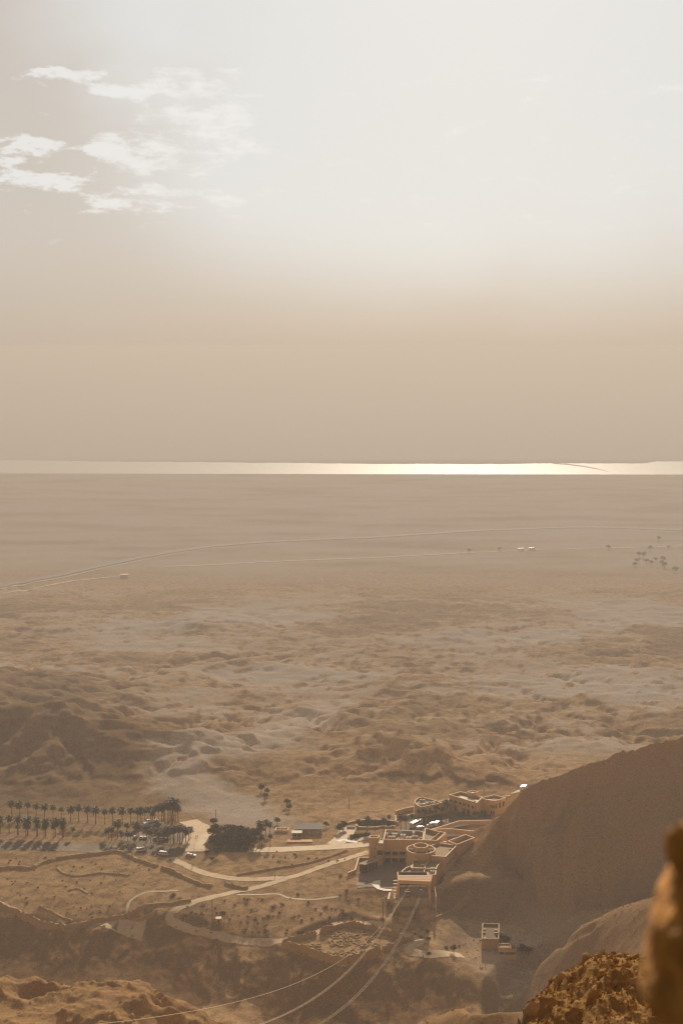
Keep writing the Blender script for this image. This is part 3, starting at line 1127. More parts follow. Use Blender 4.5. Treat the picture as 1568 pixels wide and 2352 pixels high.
ribbon('pale_road', HP(R3, [(-30, 520), (20, 505), (70, 520), (130, 525)]), 3, M['pale_paving'], 'pale kerbed bend in front of the walled hedge', 0.2, 2, 0.02, 6)
ribbon('pale_road', HP(R3, [(60, 405), (40, 440), (20, 480), (-20, 515), (-60, 545)]), 10, M['pale_road'], 'pale road curving round the walled hedge', 0.14, 3, 0.02, 7)
ribbon('dirt_track', HP(R2, [(40, 655), (150, 700), (300, 768), (500, 815), (700, 832), (860, 824), (985, 818)]), 5.2, M['track'], 'dusty footpath curving from the road junction', 0.12, 2, 0.12, 8)
ribbon('dirt_track', HP(R3, [(225, 603), (0, 675)])+HP(R2, [(1400, 690), (1250, 742), (1110, 793), (985, 828), (850, 872), (750, 900)])
       + HP(R5, [(600, 145), (480, 172), (250, 232), (120, 285), (50, 340), (62, 392), (200, 450), (420, 508), (640, 552), (800, 562), (920, 556), (1100, 532), (1300, 470), (1500, 415)])
       + HP(C5, [(620, 118), (760, 88)])+HP(R4, [(180, 408), (330, 425)]), 4.8, M['track'], 'looping dirt track circling the sandy flat', 0.14, 2, 0.16, 9)
ribbon('dirt_track', HP(R4, [(490, 505), (570, 515), (640, 560), (590, 590), (560, 620), (590, 645), (690, 662), (860, 655), (990, 672)]), 5.5, M['track'], 'dirt track bending round the corner of the walled camp', 0.14, 2, 0.1, 10)
ribbon('dirt_path', HP(R5, [(600, 172), (780, 172), (930, 166), (1030, 200), (1200, 212), (1330, 200), (1440, 186)]), 1.7, M['far_track'], 'thin footpath crossing the sandy flat', 0.1, 2, 0.15, 11)
ribbon('dirt_path', HP(R6, [(1030, 470), (1048, 400), (1070, 335), (1200, 265), (1330, 256), (1460, 250)]), 1.5, M['far_track'], 'narrow footpath winding through the old camp', 0.1, 2, 0.2, 12)
ribbon('highway', HP(PL, [(-250, 735), (0, 683), (250, 640), (500, 585), (700, 545), (900, 513), (1050, 497), (1250, 482), (1568, 468)])+HP(PR, [(300, 452), (700, 428), (1100, 416), (1568, 428), (1900, 440)]),
       26, simple('far_asphalt', (0.13, 0.10, 0.075), 0.9, 0.1), 'far dark highway curving across the plain', 1.0, 20, 0.02, 14, 3)
ribbon('highway', HP(PL, [(-250, 752), (0, 700), (250, 655), (500, 600), (700, 560), (900, 524), (1050, 508)]), 5, M['far_track'], 'pale shoulder beside the far highway', 1.0, 20, 0.1, 15, 3)
ribbon('pale_road', HP(PL, [(760, 598), (1000, 588), (1250, 574), (1568, 562)])+HP(PR, [(300, 548), (600, 533), (900, 520), (1200, 512), (1568, 503), (1900, 495)]), 8, M['far_track'],
       'thin pale straight road far out on the plain', 1.0, 20, 0.05, 16, 3)
ribbon('dirt_track', HP(PL, [(-200, 740), (0, 725), (150, 700), (330, 665), (560, 640)]), 6, M['far_track'], 'faint pale track below the far highway', 0.9, 20, 0.3, 17, 3)
pad('car_park', HP(R1, [(930, 500), (1060, 440), (1160, 385), (1300, 372), (1420, 395), (1560, 400), (1568, 520), (1380, 545), (1100, 540)]), M['asphalt'], 'dusty asphalt car park between the palms', 0.09, grid=4)
pad('car_park', [p for p in court_poly], M['asphalt'], 'asphalt forecourt in front of the back building', z=HOT-0.02)
pad('plaza', plaza_poly, M['paving'], 'large shaded paved plaza between the visitor buildings', z=ZPL+0.02)
pad('sunlit_apron', ZP(C3, [(272, 608), (322, 600), (350, 572), (438, 560), (436, 672), (520, 686), (608, 690), (600, 715), (490, 712), (400, 690), (350, 655), (318, 622), (274, 618)], ZPL+0.1), M['pale_paving'],  # white paving, its outline painting in the sunlit patch of the plaza
    'white fan-shaped paving painted as the sunlit patch at the plaza corner', z=ZPL+0.12)
pad('earth_bed', HP(R3, [(0, 480), (60, 475), (225, 455), (225, 500), (130, 520), (70, 515)]), M['track'], 'bare planting bed beside the tower', 0.1, grid=3)
pad('ramp_ground', ZP(R3, [(755, 418), (850, 405), (960, 378), (1210, 365), (1215, 378), (1060, 380), (970, 395), (880, 413), (800, 430)], 170.2), M['pale_paving'], 'bright pale ramp road curving behind the roofs', z=170.3)
pad('ramp_ground', ZP(R3, [(840, 440), (940, 440), (1130, 455), (1120, 480), (1000, 470), (870, 480), (800, 500)], 170.0), M['pale_paving'], 'bright pale yard behind the roof terraces', z=170.1)

pad('sunlit_slope', HP(R6, [(790, 522), (900, 508), (1060, 484), (1150, 500), (1205, 485), (1185, 570), (1165, 662), (1080, 640), (1000, 608), (880, 566)]), M['track'], 'triangular slope painted pale as if sunlit, dropping from the fan edge', 0.15, grid=3)  # pale sheet paints sunlight onto the slope
# ------------------------------------------------------------------ ancient walls

def ruin(c, pts, w, h, label, seed, name='ruined_wall'):
    return rubble_line(name, HP(c, pts), w, h, M['rubble'], label, 'ruined wall', 'ruined stone walls on the fan', seed=seed)


ruin(R1, [(-60, 752), (60, 742), (160, 735), (260, 742), (330, 705), (420, 680), (520, 657), (660, 640), (800, 628), (900, 612), (980, 612), (1060, 640), (1120, 672), (1180, 690), (1290, 725)], 4.5, 1.5,
     'long tumbled stone wall below the grey road', 1)
ruin(R2, [(-10, 740), (60, 762), (120, 792), (220, 840), (300, 872), (390, 892)], 4.5, 1.6, 'tumbled stone wall running down towards the looping track', 2)
ruin(R5, [(505, 88), (570, 105), (640, 122), (690, 118)], 4.0, 1.4, 'short piece of tumbled wall at the track fork', 3)
ruin(R6, [(-80, 325), (0, 362), (120, 415), (220, 465), (300, 512), (370, 535), (440, 545)], 5.0, 1.8, 'stone bank at the left along the ravine edge', 4)
ruin(R6, [(440, 545), (520, 548), (600, 538), (680, 525), (740, 508), (860, 484), (960, 472), (1030, 466)], 4.0, 1.4, 'low stone bank above the pale triangular slope', 5)
ruin(R6, [(1040, 462), (1110, 418), (1180, 382), (1290, 368), (1400, 360), (1480, 345), (1568, 335)], 4.0, 1.3, 'stone bank between the old camp and looping track', 6)
ruin(R6, [(1060, 480), (1110, 488), (1150, 494), (1200, 470), (1290, 420)], 3.2, 1.0, 'short stone bank beside the pale triangular slope', 7)
ruin(R1, [(470, 740), (520, 780), (620, 805), (720, 795), (830, 780), (960, 790), (1060, 800)], 2.6, 0.7, 'faint low wall line across the old camp floor', 8)
ruin(R2, [(600, 798), (740, 775), (900, 748), (1040, 725), (1180, 700), (1340, 655), (1500, 598)], 2.2, 0.9, 'long straight low wall across the gravel field', 9)
ruin(R6, [(500, 640-150), (560, 250), (640, 235), (720, 275)][1:], 2.4, 0.6, 'short faint wall inside the old camp', 10)
ruin(R6, [(330, 380), (420, 425), (520, 475), (600, 505)], 2.4, 0.7, 'slanting low wall near the ravine edge', 11)
ruin(R4, [(480, 470), (560, 455), (640, 425), (720, 390), (800, 355), (880, 322), (960, 270), (1030, 190), (1060, 150)], 3.0, 1.3, 'stone-edged bank climbing the hill foot beside the station', 12)

# walled camp in front of the station
camp = empty('walled_camp', hit(*C5(760, 300)))
tag(camp, 'square ancient camp with thick stone walls and hut ruins inside', 'ruin')


def camp_wall(pts, h, seed, w=4.0, name='wall'):
    P = HP(C5, pts)
    o = rubble_line(name, P, w, h, M['camp'], '', parent=camp, seed=seed, step=1.2, sink=0.6)
    lx = camp.location
    for v in o.data.vertices:
        v.co.x -= lx.x; v.co.y -= lx.y; v.co.z -= lx.z
    return o


camp_wall([(95, 322), (160, 332), (300, 375), (460, 425), (600, 470), (690, 492), (760, 490)], 3.4, 21)
camp_wall([(760, 490), (860, 458), (960, 430), (1090, 392)], 3.2, 22)
camp_wall([(1125, 385), (1200, 358), (1300, 310), (1425, 268)], 3.2, 23)
camp_wall([(810, 122), (900, 140), (1000, 162), (1060, 180)], 3.2, 24)
camp_wall([(1060, 182), (1180, 210), (1250, 228), (1325, 250)], 3.0, 25)
camp_wall([(495, 202), (600, 165), (720, 128), (810, 122)], 3.2, 26)
camp_wall([(110, 318), (240, 270), (330, 245), (425, 212)], 3.2, 27)
_r = random.Random(5)
spots = [(300+_r.uniform(-20, 180), 330+_r.uniform(-20, 70)) for _ in range(16)]+[(600+_r.uniform(0, 480), 225+_r.uniform(-40, 95)) for _ in range(34)]+[(560+_r.uniform(0, 300), 385+_r.uniform(-10, 55)) for _ in range(16)]
for i, (a, b) in enumerate(spots):
    x, y, z = hit(*C5(a, b))
    rz = 0.6+_r.uniform(-0.3, 0.3); sx, sy = _r.uniform(2.4, 4.6), _r.uniform(2.2, 3.6)
    ca, sa = math.cos(rz), math.sin(rz)
    P = []
    for u, v in ((-1, -1), (0, -1.08), (1, -1), (1.06, 0), (1, 1), (0, 1.05), (-1, 1), (-1.05, 0)):
        u *= sx/2*_r.uniform(0.85, 1.12); v *= sy/2*_r.uniform(0.85, 1.12)
        P.append((x+u*ca-v*sa, y+u*sa+v*ca))
    vs, fs = ring_mesh(P, 0.55, z-0.4, z+_r.uniform(0.3, 0.7))
    vs = [(q[0]+_r.uniform(-.12, .12), q[1]+_r.uniform(-.12, .12), q[2]+_r.uniform(-.22, .22)) for q in vs]
    add(camp, 'hut_ruin', (vs, fs), M['camp'])

# ------------------------------------------------------------------ cable car station
st = empty('cable_car_station', at_z(*C3(930, 880), 165))
tag(st, 'tan cable car station with a wide open dock facing the slope', 'station')
zt = 183.0
slab = ZP(C3, [(705, 487), (1185, 489), (1166, 580), (696, 561)], zt)
yF = slab[3][1]
add(st, 'roof_slab', prism_mesh(slab, zt-1.9, zt), M['plaster'])
# three long seams across the roof slab
for k in (0.25, 0.5, 0.75):
    a = [slab[3][j]*(1-k)+slab[0][j]*k for j in (0, 1)]; b = [slab[2][j]*(1-k)+slab[1][j]*k for j in (0, 1)]
    d = math.hypot(b[0]-a[0], b[1]-a[1])
    add(st, 'roof_seam', box_mesh(((a[0]+b[0])/2, (a[1]+b[1])/2, 0), d-0.6, 0.12, 0.05, math.atan2(b[1]-a[1], b[0]-a[0]), zt+0.003), M['plaster_shade'])
xl, xr = slab[3][0], slab[2][0]
yb = yF+17
add(st, 'side_wall', box_mesh((xl+0.35, yF+8.6, 0), 0.7, 16.6, zt-1.9-162, 0, 162), M['plaster'])
add(st, 'side_wall', box_mesh((xr-0.6, yF+8.6, 0), 1.2, 16.6, zt-1.9-164, 0, 164), M['plaster'])
add(st, 'back_wall', box_mesh(((xl+xr)/2, yb-0.3, 0), xr-xl-2, 0.5, zt-1.9-166, 0, 166), M['dark'])  # dark colour paints in the shade deep inside the dock
add(st, 'dock_floor', box_mesh(((xl+xr)/2, yF+8.4, 0), xr-xl-2.0, 15.8, 0.8, 0, 172.2), M['concrete'])
add(st, 'dock_beam', box_mesh(((xl+xr)/2, yF+3.0, 0), xr-xl-2.0, 0.6, 0.7, 0, 178.0), M['plaster_shade'])
add(st, 'dock_island', box_mesh(((xl+xr)/2-0.3, yF+6.0, 0), 3.4, 11, 1.1, 0, 173.0), M['plaster_shade'])  # darkened plaster, part of the painted shade inside the dock
for dx in (-4.0, 3.3):
    sh = add(st, 'cable_shoe', box_mesh(((xl+xr)/2+dx, yF+1.6, 0), 1.1, 3.4, 0.6, 0, 177.3), M['grey_metal'])
    add(sh, 'hanger', box_mesh(((xl+xr)/2+dx, yF+2.4, 0), 0.3, 0.3, 3.2, 0, 177.9), M['dark'])
for k in range(5):
    add(st, 'rail', box_mesh((xl+3+k*3.0, yF+0.45, 0), 0.08, 0.08, 1.1, 0, 173.0), M['dark'])
# lower stage in front: terrace, plant room with door
add(st, 'base', box_mesh(((xl+xr)/2, yF+7.5, 0), xr-xl-1.6, 14.4, 12.0, 0, 160.2), M['concrete'])
add(st, 'lower_terrace', box_mesh((xl+4.6, yF-3.0, 0), 7.6, 6.4, 10, 0, 158.5), M['plaster_shade'])
add(st, 'lower_terrace', box_mesh((xl+12.4, yF-1.8, 0), 6.4, 4.0, 8.5, 0, 158.5), M['concrete'])
pr = add(st, 'plant_room', box_mesh((xl+2.3+1.0, yF-7.2, 0), 6.2, 3.0, 7.0, 0, 158.5), M['plaster'])
add(pr, 'door', box_mesh((xl+2.4+1.0, yF-8.73, 0), 3.2, 0.08, 3.6, 0, 159.5), M['dark'])
for k in (0, 1):
    add(pr, 'vent', box_mesh((xl+2.8+1.0+k*1.2, yF-8.73, 0), 0.6, 0.08, 0.5, 0, 164.0), M['dark'])
# louvred stair tower on the left
for k in range(6):
    zz = 181.3-k*1.55
    lou = at_z(*C3(665, 575+k*29), zz)
    add(st, 'louvre', box_mesh((xl-1.35, yF+3.4-k*0.75, 0), 2.3, 0.9, 0.28, 0, zz), M['coping'])
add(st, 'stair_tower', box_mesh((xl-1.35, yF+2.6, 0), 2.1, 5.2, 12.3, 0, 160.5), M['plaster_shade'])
add(st, 'stair_window', box_mesh((xl-1.35, yF-0.18, 0), 1.9, 0.2, 1.9, 0, 170.6), M['white_metal'])  # shine of the glass painted as a white face
# walkway down the right side
for k in range(3):
    add(st, 'walkway_rail', box_mesh((xr+2.6, yF+2.0, 0), 0.22, 13.5, 0.22, 0, 170.2+k*2.8), M['coping'])
for k in range(4):
    add(st, 'walkway_post', box_mesh((xr+2.6, yF-4.5+k*4.4, 0), 0.3, 0.3, 13.5, 0, 162.5), M['plaster'])
add(st, 'walkway_deck', box_mesh((xr+1.4, yF+2.5, 0), 2.2, 12.5, 0.3, 0, 169.6), M['concrete'])

# terrace roofs behind the dock
ter = empty('terrace_block', at_z(*C3(1000, 420), 165))
tag(ter, 'low flat-roofed block behind the dock with stepped parapets', 'building')
z1 = 179.4
P1 = ZP(C3, [(733, 474), (738, 452), (752, 425), (800, 385), (884, 352), (889, 386), (1240, 404), (1234, 484), (1060, 476)], z1)
block(ter, P1, 163, z1, 1.0)
P2 = ZP(C3, [(891, 384), (912, 226), (1166, 214), (1352, 240), (1258, 362), (1243, 402)], z1+0.4)
block(ter, P2, 163, z1+0.4, 0.9)
for (A, B) in (((1062, 472), (1083, 350)), ((1083, 350), (1168, 250))):
    a = at_z(*C3(*A), z1-0.1); b = at_z(*C3(*B), z1-0.1)
    add(ter, 'roof_divider', box_mesh(((a[0]+b[0])/2, (a[1]+b[1])/2, 0), math.hypot(b[0]-a[0], b[1]-a[1]), 0.4, 1.3, math.atan2(b[1]-a[1], b[0]-a[0]), z1-1.1), M['coping'])
up = empty('upper_block', at_z(*C3(1350, 120), 165))
tag(up, 'upper flat-roofed block stepping back towards the hill', 'building')
z2 = 182.2
P3 = ZP(C3, [(1160, 200), (1178, 212), (1378, 228), (1540, 62), (1272, 24), (1150, 68)], z2)
block(up, P3, 164, z2, 0.9)
P4 = ZP(R3, [(870, 514), (945, 545), (1092, 488), (1015, 462)], z2+0.6)
block(up, P4, 164, z2+0.6, 2.4, name='terrace_wall')
for (a, b) in ((920, 500), (985, 480), (1000, 478)):
    q = at_z(*R3(a, b+20), z2-1.6)
    add(up, 'pier', box_mesh((q[0], q[1], 0), 0.9, 0.5, 2.2, 0, z2-1.75), M['coping'])
for k in range(6):
    f = (k+0.5)/6
    A = P3[2]; B = P3[3]
    window(up, A, B, f*math.hypot(B[0]-A[0], B[1]-A[1]), 176.6, 1.1, 1.5)

# round court
rot = empty('rotunda', at_z(*C1(1275, 635), 165))
tag(rot, 'round tan tower with a raised ring drum open to the sky', 'tower')
zr = 183.2
c = at_z(*C1(1275, 633), zr)
P = [(c[0]+8.0*math.cos(2*math.pi*i/44), c[1]+8.0*math.sin(2*math.pi*i/44)) for i in range(44)]
block(rot, P, 164, zr, 1.5, 0.4)
Q = [(c[0]+4.1*math.cos(2*math.pi*i/32), c[1]+0.4+4.1*math.sin(2*math.pi*i/32)) for i in range(32)]
add(rot, 'drum', ring_mesh(Q, 0.4, zr-1.5, zr+1.9), M['plaster'])
add(rot, 'drum_coping', ring_mesh(inset(Q, -0.07), 0.54, zr+1.903, zr+2.05), M['coping'])
for k in range(6):
    a = -math.pi/2+(k-2.5)*0.22
    q = (c[0]+4.13*math.cos(a), c[1]+0.4+4.13*math.sin(a), 0)
    add(rot, 'drum_window', box_mesh(q, 0.1, 0.55, 0.8, a, zr-1.2), M['dark_glass'])
for sgn in (-1, 1):
    add(rot, 'brace', box_mesh((c[0]+sgn*5.9, c[1]+0.4, 0), 3.6, 0.4, 1.4, 0, zr-1.45), M['coping'])
add(rot, 'chimney', box_mesh((c[0]-3.2, c[1]-8.8, 0), 2.2, 1.6, 1.6, 0, zr-3.4), M['plaster'])

# hall
hall = empty('visitor_hall', at_z(*C1(800, 700), 165))
tag(hall, 'long tan visitor hall with machinery on its roof', 'building')
zh = 183.1
PH = ZP(C1, [(602, 462), (1312, 476), (1333, 330), (1245, 308), (642, 288)], zh)
block(hall, PH, 176.2, zh, 2.0)
yH = PH[0][1]
xa, xb = PH[0][0], PH[1][0]
hw = at_z(*C1(600, 870), ZPL)[1]
xw = at_z(*C1(975, 870), ZPL)[0]+1.5
core = [(xa+0.3, yH+2.4), (xb+1, yH+2.4), (xb+1, yH+14), (xa+0.3, yH+14)]
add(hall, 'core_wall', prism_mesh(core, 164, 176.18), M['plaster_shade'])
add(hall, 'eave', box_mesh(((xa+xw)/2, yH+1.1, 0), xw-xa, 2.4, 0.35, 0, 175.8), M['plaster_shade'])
add(hall, 'balcony', box_mesh(((xa+xw)/2, yH+1.3, 0), xw-xa, 2.2, 1.5, 0, 172.0), M['plaster'])
for k in range(4):
    add(hall, 'pillar', box_mesh((xa+0.5+k*(xw-xa-1.0)/3, yH+0.7, 0), 0.7, 0.7, 175.8-ZPL, 0, ZPL), M['plaster'])
for k in range(3):
    w = (xw-xa-1.0)/3
    window(hall, (xa+0.5+k*w, yH+2.4), (xa+0.5+(k+1)*w, yH+2.4), w/2, 173.7, w-0.9, 2.0, name='window')
    add(hall, 'opening', box_mesh((xa+0.5+(k+0.5)*w, yH+2.35, 0), w-0.9, 0.1, 2.6, 0, ZPL+0.1), M['dark_glass'])
add(hall, 'end_pier', box_mesh((xw+0.9, yH+1.0, 0), 2.0, 2.6, 176.1-ZPL, 0, ZPL), M['plaster'])
for k in range(4):
    add(hall, 'slot', box_mesh((xw+0.9, yH-0.33, 0), 0.7, 0.1, 0.6, 0, 171.4+k*1.15), M['dark'])
PT = ZP(C1, [(1322, 474), (1352, 255), (1600, 320), (1720, 340), (1560, 484)], zh+0.3)
block(hall, PT, 165, zh+0.3, 1.8)
a = at_z(*C4(455, 180), zh+0.2); b = at_z(*C4(660, 25), zh+0.2)
add(hall, 'roof_divider', box_mesh(((a[0]+b[0])/2, (a[1]+b[1])/2, 0), math.hypot(b[0]-a[0], b[1]-a[1])-0.5, 0.4, 1.9, math.atan2(b[1]-a[1], b[0]-a[0]), zh-1.6), M['plaster'])
PW = ZP(C4, [(585, 187), (755, 62), (648, 30), (470, 180)], zh+0.5)
add(hall, 'roof_fin', box_mesh(((PW[0][0]+PW[1][0])/2, (PW[0][1]+PW[1][1])/2, 0), math.hypot(PW[1][0]-PW[0][0], PW[1][1]-PW[0][1]), 0.45, 5, math.atan2(PW[1][1]-PW[0][1], PW[1][0]-PW[0][0]), zh-4.4), M['plaster'])

# square tower with its stair
tw = empty('square_tower', at_z(*C1(440, 640), 165))
tag(tw, 'square tan tower at the left end of the visitor hall', 'tower')
PTW = ZP(C1, [(346, 432), (512, 434), (537, 392), (362, 388)], 183.0)
block(tw, PTW, 164, 183.0, 1.3, 0.4, rm='roof_felt')
A, B = ccw(PTW)[0], ccw(PTW)[1]
for k in range(2):
    for j in range(3):
        fA, fB = PTW[0], PTW[1]
        window(tw, fA, fB, 3.2+0.8*k, 170.6+j*0.95 if j < 2 else 176.4, 0.4, 0.55, proud=0.06)
stair = empty('stair_block', at_z(*C1(545, 560), 165))
tag(stair, 'stepped stair block between the square tower and the hall', 'building')
for k, (c0, z) in enumerate((([(510, 530), (598, 535), (604, 455), (540, 450)], 181.4), ([(490, 585), (596, 590), (600, 545), (505, 540)], 180.0), ([(470, 612), (590, 616), (596, 592), (485, 588)], 179.2))):
    P = ZP(C1, c0, z)
    block(stair, P, 165, z, 0.25, 0.3, rm='roof_pale')
q = ZP(C1, [(482, 720), (580, 722)], 176)
window(stair, ZP(C1, [(470, 612), (590, 616)], 179.2)[0], ZP(C1, [(470, 612), (590, 616)], 179.2)[1], 2.2, 175.2, 3.0, 2.6)

# glazed pavilion on the plaza
pv = empty('glass_pavilion', at_z(*C1(340, 860), ZPL))
tag(pv, 'narrow glazed pavilion with three roof panels on the plaza', 'pavilion')
zp = 174.4
RP = ZP(C1, [(176, 888), (270, 912), (510, 828), (428, 792)], zp)
RP = [np.array(p) for p in RP]
add(pv, 'roof_frame', ring_mesh([tuple(p) for p in RP], 0.35, zp-0.4, zp), M['coping'])
for k in range(3):
    f0, f1 = k/3+0.02, (k+1)/3-0.02
    quad = [RP[0]+(RP[3]-RP[0])*f0, RP[1]+(RP[2]-RP[1])*f0, RP[1]+(RP[2]-RP[1])*f1, RP[0]+(RP[3]-RP[0])*f1]
    add(pv, 'roof_panel', prism_mesh(inset(ccw([tuple(p) for p in quad]), 0.1), zp-0.25, zp-0.08), M['roof_felt'])
for (A, B, n) in ((RP[0], RP[1], 1), (RP[1], RP[2], 4), (RP[3], RP[0], 4)):
    for k in range(n+1):
        p = A+(B-A)*(k/n)
        m = (RP[0]+RP[2])/2
        p = p+(m-p)*0.04
        add(pv, 'post', box_mesh((p[0], p[1], 0), 0.28, 0.28, zp-0.4-ZPL, 0, ZPL), M['plaster'])
    for k in range(n):
        p = A+(B-A)*((k+0.5)/n); m = (RP[0]+RP[2])/2; p = p+(m-p)*0.05
        add(pv, 'pane', box_mesh((p[0], p[1], 0), np.hypot(*(B-A))/n-0.35, 0.06, zp-1.2-ZPL, math.atan2(B[1]-A[1], B[0]-A[0]), ZPL+0.3), M['dark_glass'])

# ------------------------------------------------------------------ plain walls
def wall_run(name, pts, t, z0, h, mat, label, cat='wall', group=None, smooth=False, cop=True):
    P = spline(pts, 2.0) if smooth else np.array([p[:2] for p in pts], float)
    N = normals2(P) if smooth or len(P) > 2 else np.repeat(np.array([[-(P[1]-P[0])[1], (P[1]-P[0])[0]]])/np.hypot(*(P[1]-P[0])), 2, 0)
    zz = [float(gz(x, y)) if z0 is None else z0 for x, y in P]
    def run(th, za, zb):
        vs, fs = [], []
        for i, (p, n) in enumerate(zip(P, N)):
            for f, dz in ((-th/2, za), (th/2, za), (th/2, zb), (-th/2, zb)):
                vs.append((p[0]+n[0]*f, p[1]+n[1]*f, zz[i]+dz))
        for i in range(len(P)-1):
            for k in range(4):
                fs.append((i*4+k, i*4+(k+1) % 4, i*4+4+(k+1) % 4, i*4+4+k))
        fs += [(3, 2, 1, 0), tuple(range(4*(len(P)-1), 4*len(P)))]
        return vs, fs
    root = empty(name, (P[0][0], P[0][1], zz[0]))
    tag(root, label, cat, group)
    add(root, 'wall', run(t, -2.5, h), M[mat])
    if cop:
        add(root, 'coping', run(t+0.2, h+0.003, h+0.2), M['coping'])
    return root


wall_run('retaining_wall', ZP(C3, [(276, 232), (130, 236), (78, 408), (-30, 450)], 171.0), 0.6, 168.2, 2.6, 'plaster', 'angled retaining wall enclosing the left side of the plaza')
wall_run('retaining_wall', ZP(C3, [(115, 530), (110, 640), (275, 645)], 169), 0.5, 167.6, 1.6, 'concrete', 'low dark wall at the near left corner of the plaza', cop=False)
wall_run('retaining_wall', ZP(C3, [(590, 690), (555, 850)], 168), 0.8, 165.5, 3.0, 'plaster', 'sloping buttress wall left of the station')
wall_run('courtyard_wall', ZP(R3, [(735, 415), (850, 380), (960, 345), (1090, 342), (1225, 338)], 172.6), 0.5, 168.5, 3.6, 'plaster', 'long angled wall behind the bright ramp')
wall_run('courtyard_wall', ZP(R3, [(760, 420), (850, 415), (945, 418), (1040, 430), (1135, 432)], 172.8), 0.5, 169.5, 3.2, 'plaster', 'curving wall in front of the bright ramp', smooth=True)
wall_run('garden_wall', HP(R3, [(440, 305), (510, 290), (590, 268)]), 0.5, 167.5, 2.6, 'plaster', 'straight garden wall left of the round-ended building')
wall_run('garden_wall', HP(R3, [(445, 352), (520, 330), (590, 312)]), 0.5, 167.0, 2.4, 'plaster', 'lower garden wall beside the forecourt palms')
wall_run('garden_wall', ZP(R3, [(443, 305), (444, 352)], 169.5), 0.5, 167.0, 2.6, 'plaster', 'short garden wall joining the two forecourt walls')
wall_run('roadside_wall', HP(R3, [(40, 380), (110, 362), (200, 355), (300, 352), (420, 365), (470, 372)]), 0.5, None, 1.1, 'plaster', 'long low wall behind the oval hedge', smooth=True)
ov = [(128, 405), (122, 385), (140, 366), (200, 358), (300, 358), (400, 366), (440, 380)]
wall_run('planter_wall', HP(R3, [(440, 404), (300, 410), (210, 414), (150, 412), (128, 402), (124, 386), (140, 370)]), 0.5, None, 1.0, 'plaster', 'rounded planter wall holding the oval hedge', smooth=True)
wall_run('barrier_wall', HP(R2, [(1500, 411), (1568, 412)]), 0.4, None, 1.2, 'white_metal', 'short white barrier across the pale road', 'barrier', cop=False)
wall_run('terrace_wall', ZP(C2, [(1180, 100), (1300, 85), (1420, 60), (1540, 15)], 176), 0.5, 168, 6.5, 'plaster', 'highest terrace wall running up to the parked vans')
wall_run('terrace_wall', ZP(C2, [(1240, 130), (1400, 100), (1500, 65), (1560, 45)], 174.5), 0.5, 166, 7.5, 'plaster', 'middle terrace wall right of the back building')
wall_run('terrace_wall', ZP(C2, [(1225, 175), (1350, 150), (1480, 108)], 172.5), 0.5, 165, 7.0, 'plaster', 'lowest terrace wall meeting the hill slope')

# ------------------------------------------------------------------ back buildings
def front_windows(root, A, B, items):
    A = np.array(A); B = np.array(B)
    L = np.hypot(*(B-A))
    for f, z, w, h in items:
        window(root, A, B, f*L, z, w, h)


h1 = empty('round_ended_building', at_z(*C2(230, 280), HOT))
tag(h1, 'low half-round building with an open equipment roof', 'building')
z = 174.6
arc = [(62, 205), (60, 190), (70, 172), (95, 152), (130, 139), (165, 135)]
PR1 = ZP(C2, arc+[(412, 205), (380, 216), (150, 266), (110, 250), (75, 225)], z)
block(h1, PR1, 164, z, 1.1)
A, B = ZP(C2, [(150, 266), (380, 216)], z)
front_windows(h1, A, B, [(0.25+0.13*k, 169.3, 1.0, 1.4) for k in range(5)])
h2 = empty('link_building', at_z(*C2(430, 220), HOT))
tag(h2, 'narrow link joining the half-round building and main block', 'building')
block(h2, ZP(C2, [(385, 216), (365, 190), (495, 158), (505, 182)], 174.2), 165, 174.2, 0.8)
A, B = ZP(C2, [(385, 216), (505, 182)], 174.2)
front_windows(h2, A, B, [(0.4, 169.2, 1.1, 1.5), (0.7, 169.2, 1.1, 1.5)])

h3 = empty('guest_house', at_z(*C2(690, 250), HOT))
tag(h3, 'large two-storey tan guest house with arched entrances', 'building')
z = 177.4
P3h = ZP(C2, [(500, 106), (855, 211), (930, 136), (646, 66)], z)
block(h3, P3h, 165, z, 1.2)
add(h3, 'pale_roof', prism_mesh(ZP(C2, [(640, 126), (655, 122), (880, 178), (850, 204), (640, 152)], z-0.9), z-1.18, z-0.95), M['roof_pale'])
A, B = np.array(P3h[0]), np.array(P3h[1]); L = float(np.hypot(*(B-A)))
its = []
for f in (0.06, 0.23, 0.395, 0.545, 0.70, 0.85):
    its += [(f-0.016, 173.2, 0.8, 1.5), (f+0.024, 173.2, 0.8, 1.5)]
front_windows(h3, A, B, its)
for i, f in enumerate((0.24, 0.385, 0.55, 0.70)):
    fr = window(h3, A, B, f*L, HOT+0.3, 2.1, 3.2, pane='dark_glass' if i != 1 else 'roof_pale', name='archway')  # pale pane paints the second archway as lit
A2, B2 = np.array(P3h[1]), np.array(P3h[2])
block(h3, ZP(C2, [(735, 72), (800, 88), (874, 68), (796, 46)], z+1.6), z-1.15, z+1.6, 0.5, 0.3, rm='roof_pale', name='penthouse_wall')
h4 = empty('guest_wing', at_z(*C2(1080, 280), HOT))
tag(h4, 'right-hand guest wing with tall windows beside the hill', 'building')
z = 177.0
P4h = ZP(C2, [(885, 152), (1020, 178), (1082, 186), (1224, 147), (1074, 107), (925, 140)], z)
block(h4, P4h, 164, z, 1.1)
add(h4, 'pale_roof', prism_mesh(ZP(C2, [(905, 155), (940, 150), (1030, 165), (1075, 176), (1020, 174)], z-0.8), z-1.08, z-0.86), M['roof_pale'])
A, B = ZP(C2, [(1082, 186), (1224, 147)], z)
front_windows(h4, A, B, [(0.12, 171.8, 1.5, 3.2), (0.45, 171.8, 1.5, 3.2), (0.78, 171.8, 1.5, 3.2)])
A, B = ZP(C2, [(885, 152), (1020, 178)], z)
A, B = ZP(C2, [(1020, 178), (1082, 186)], z)
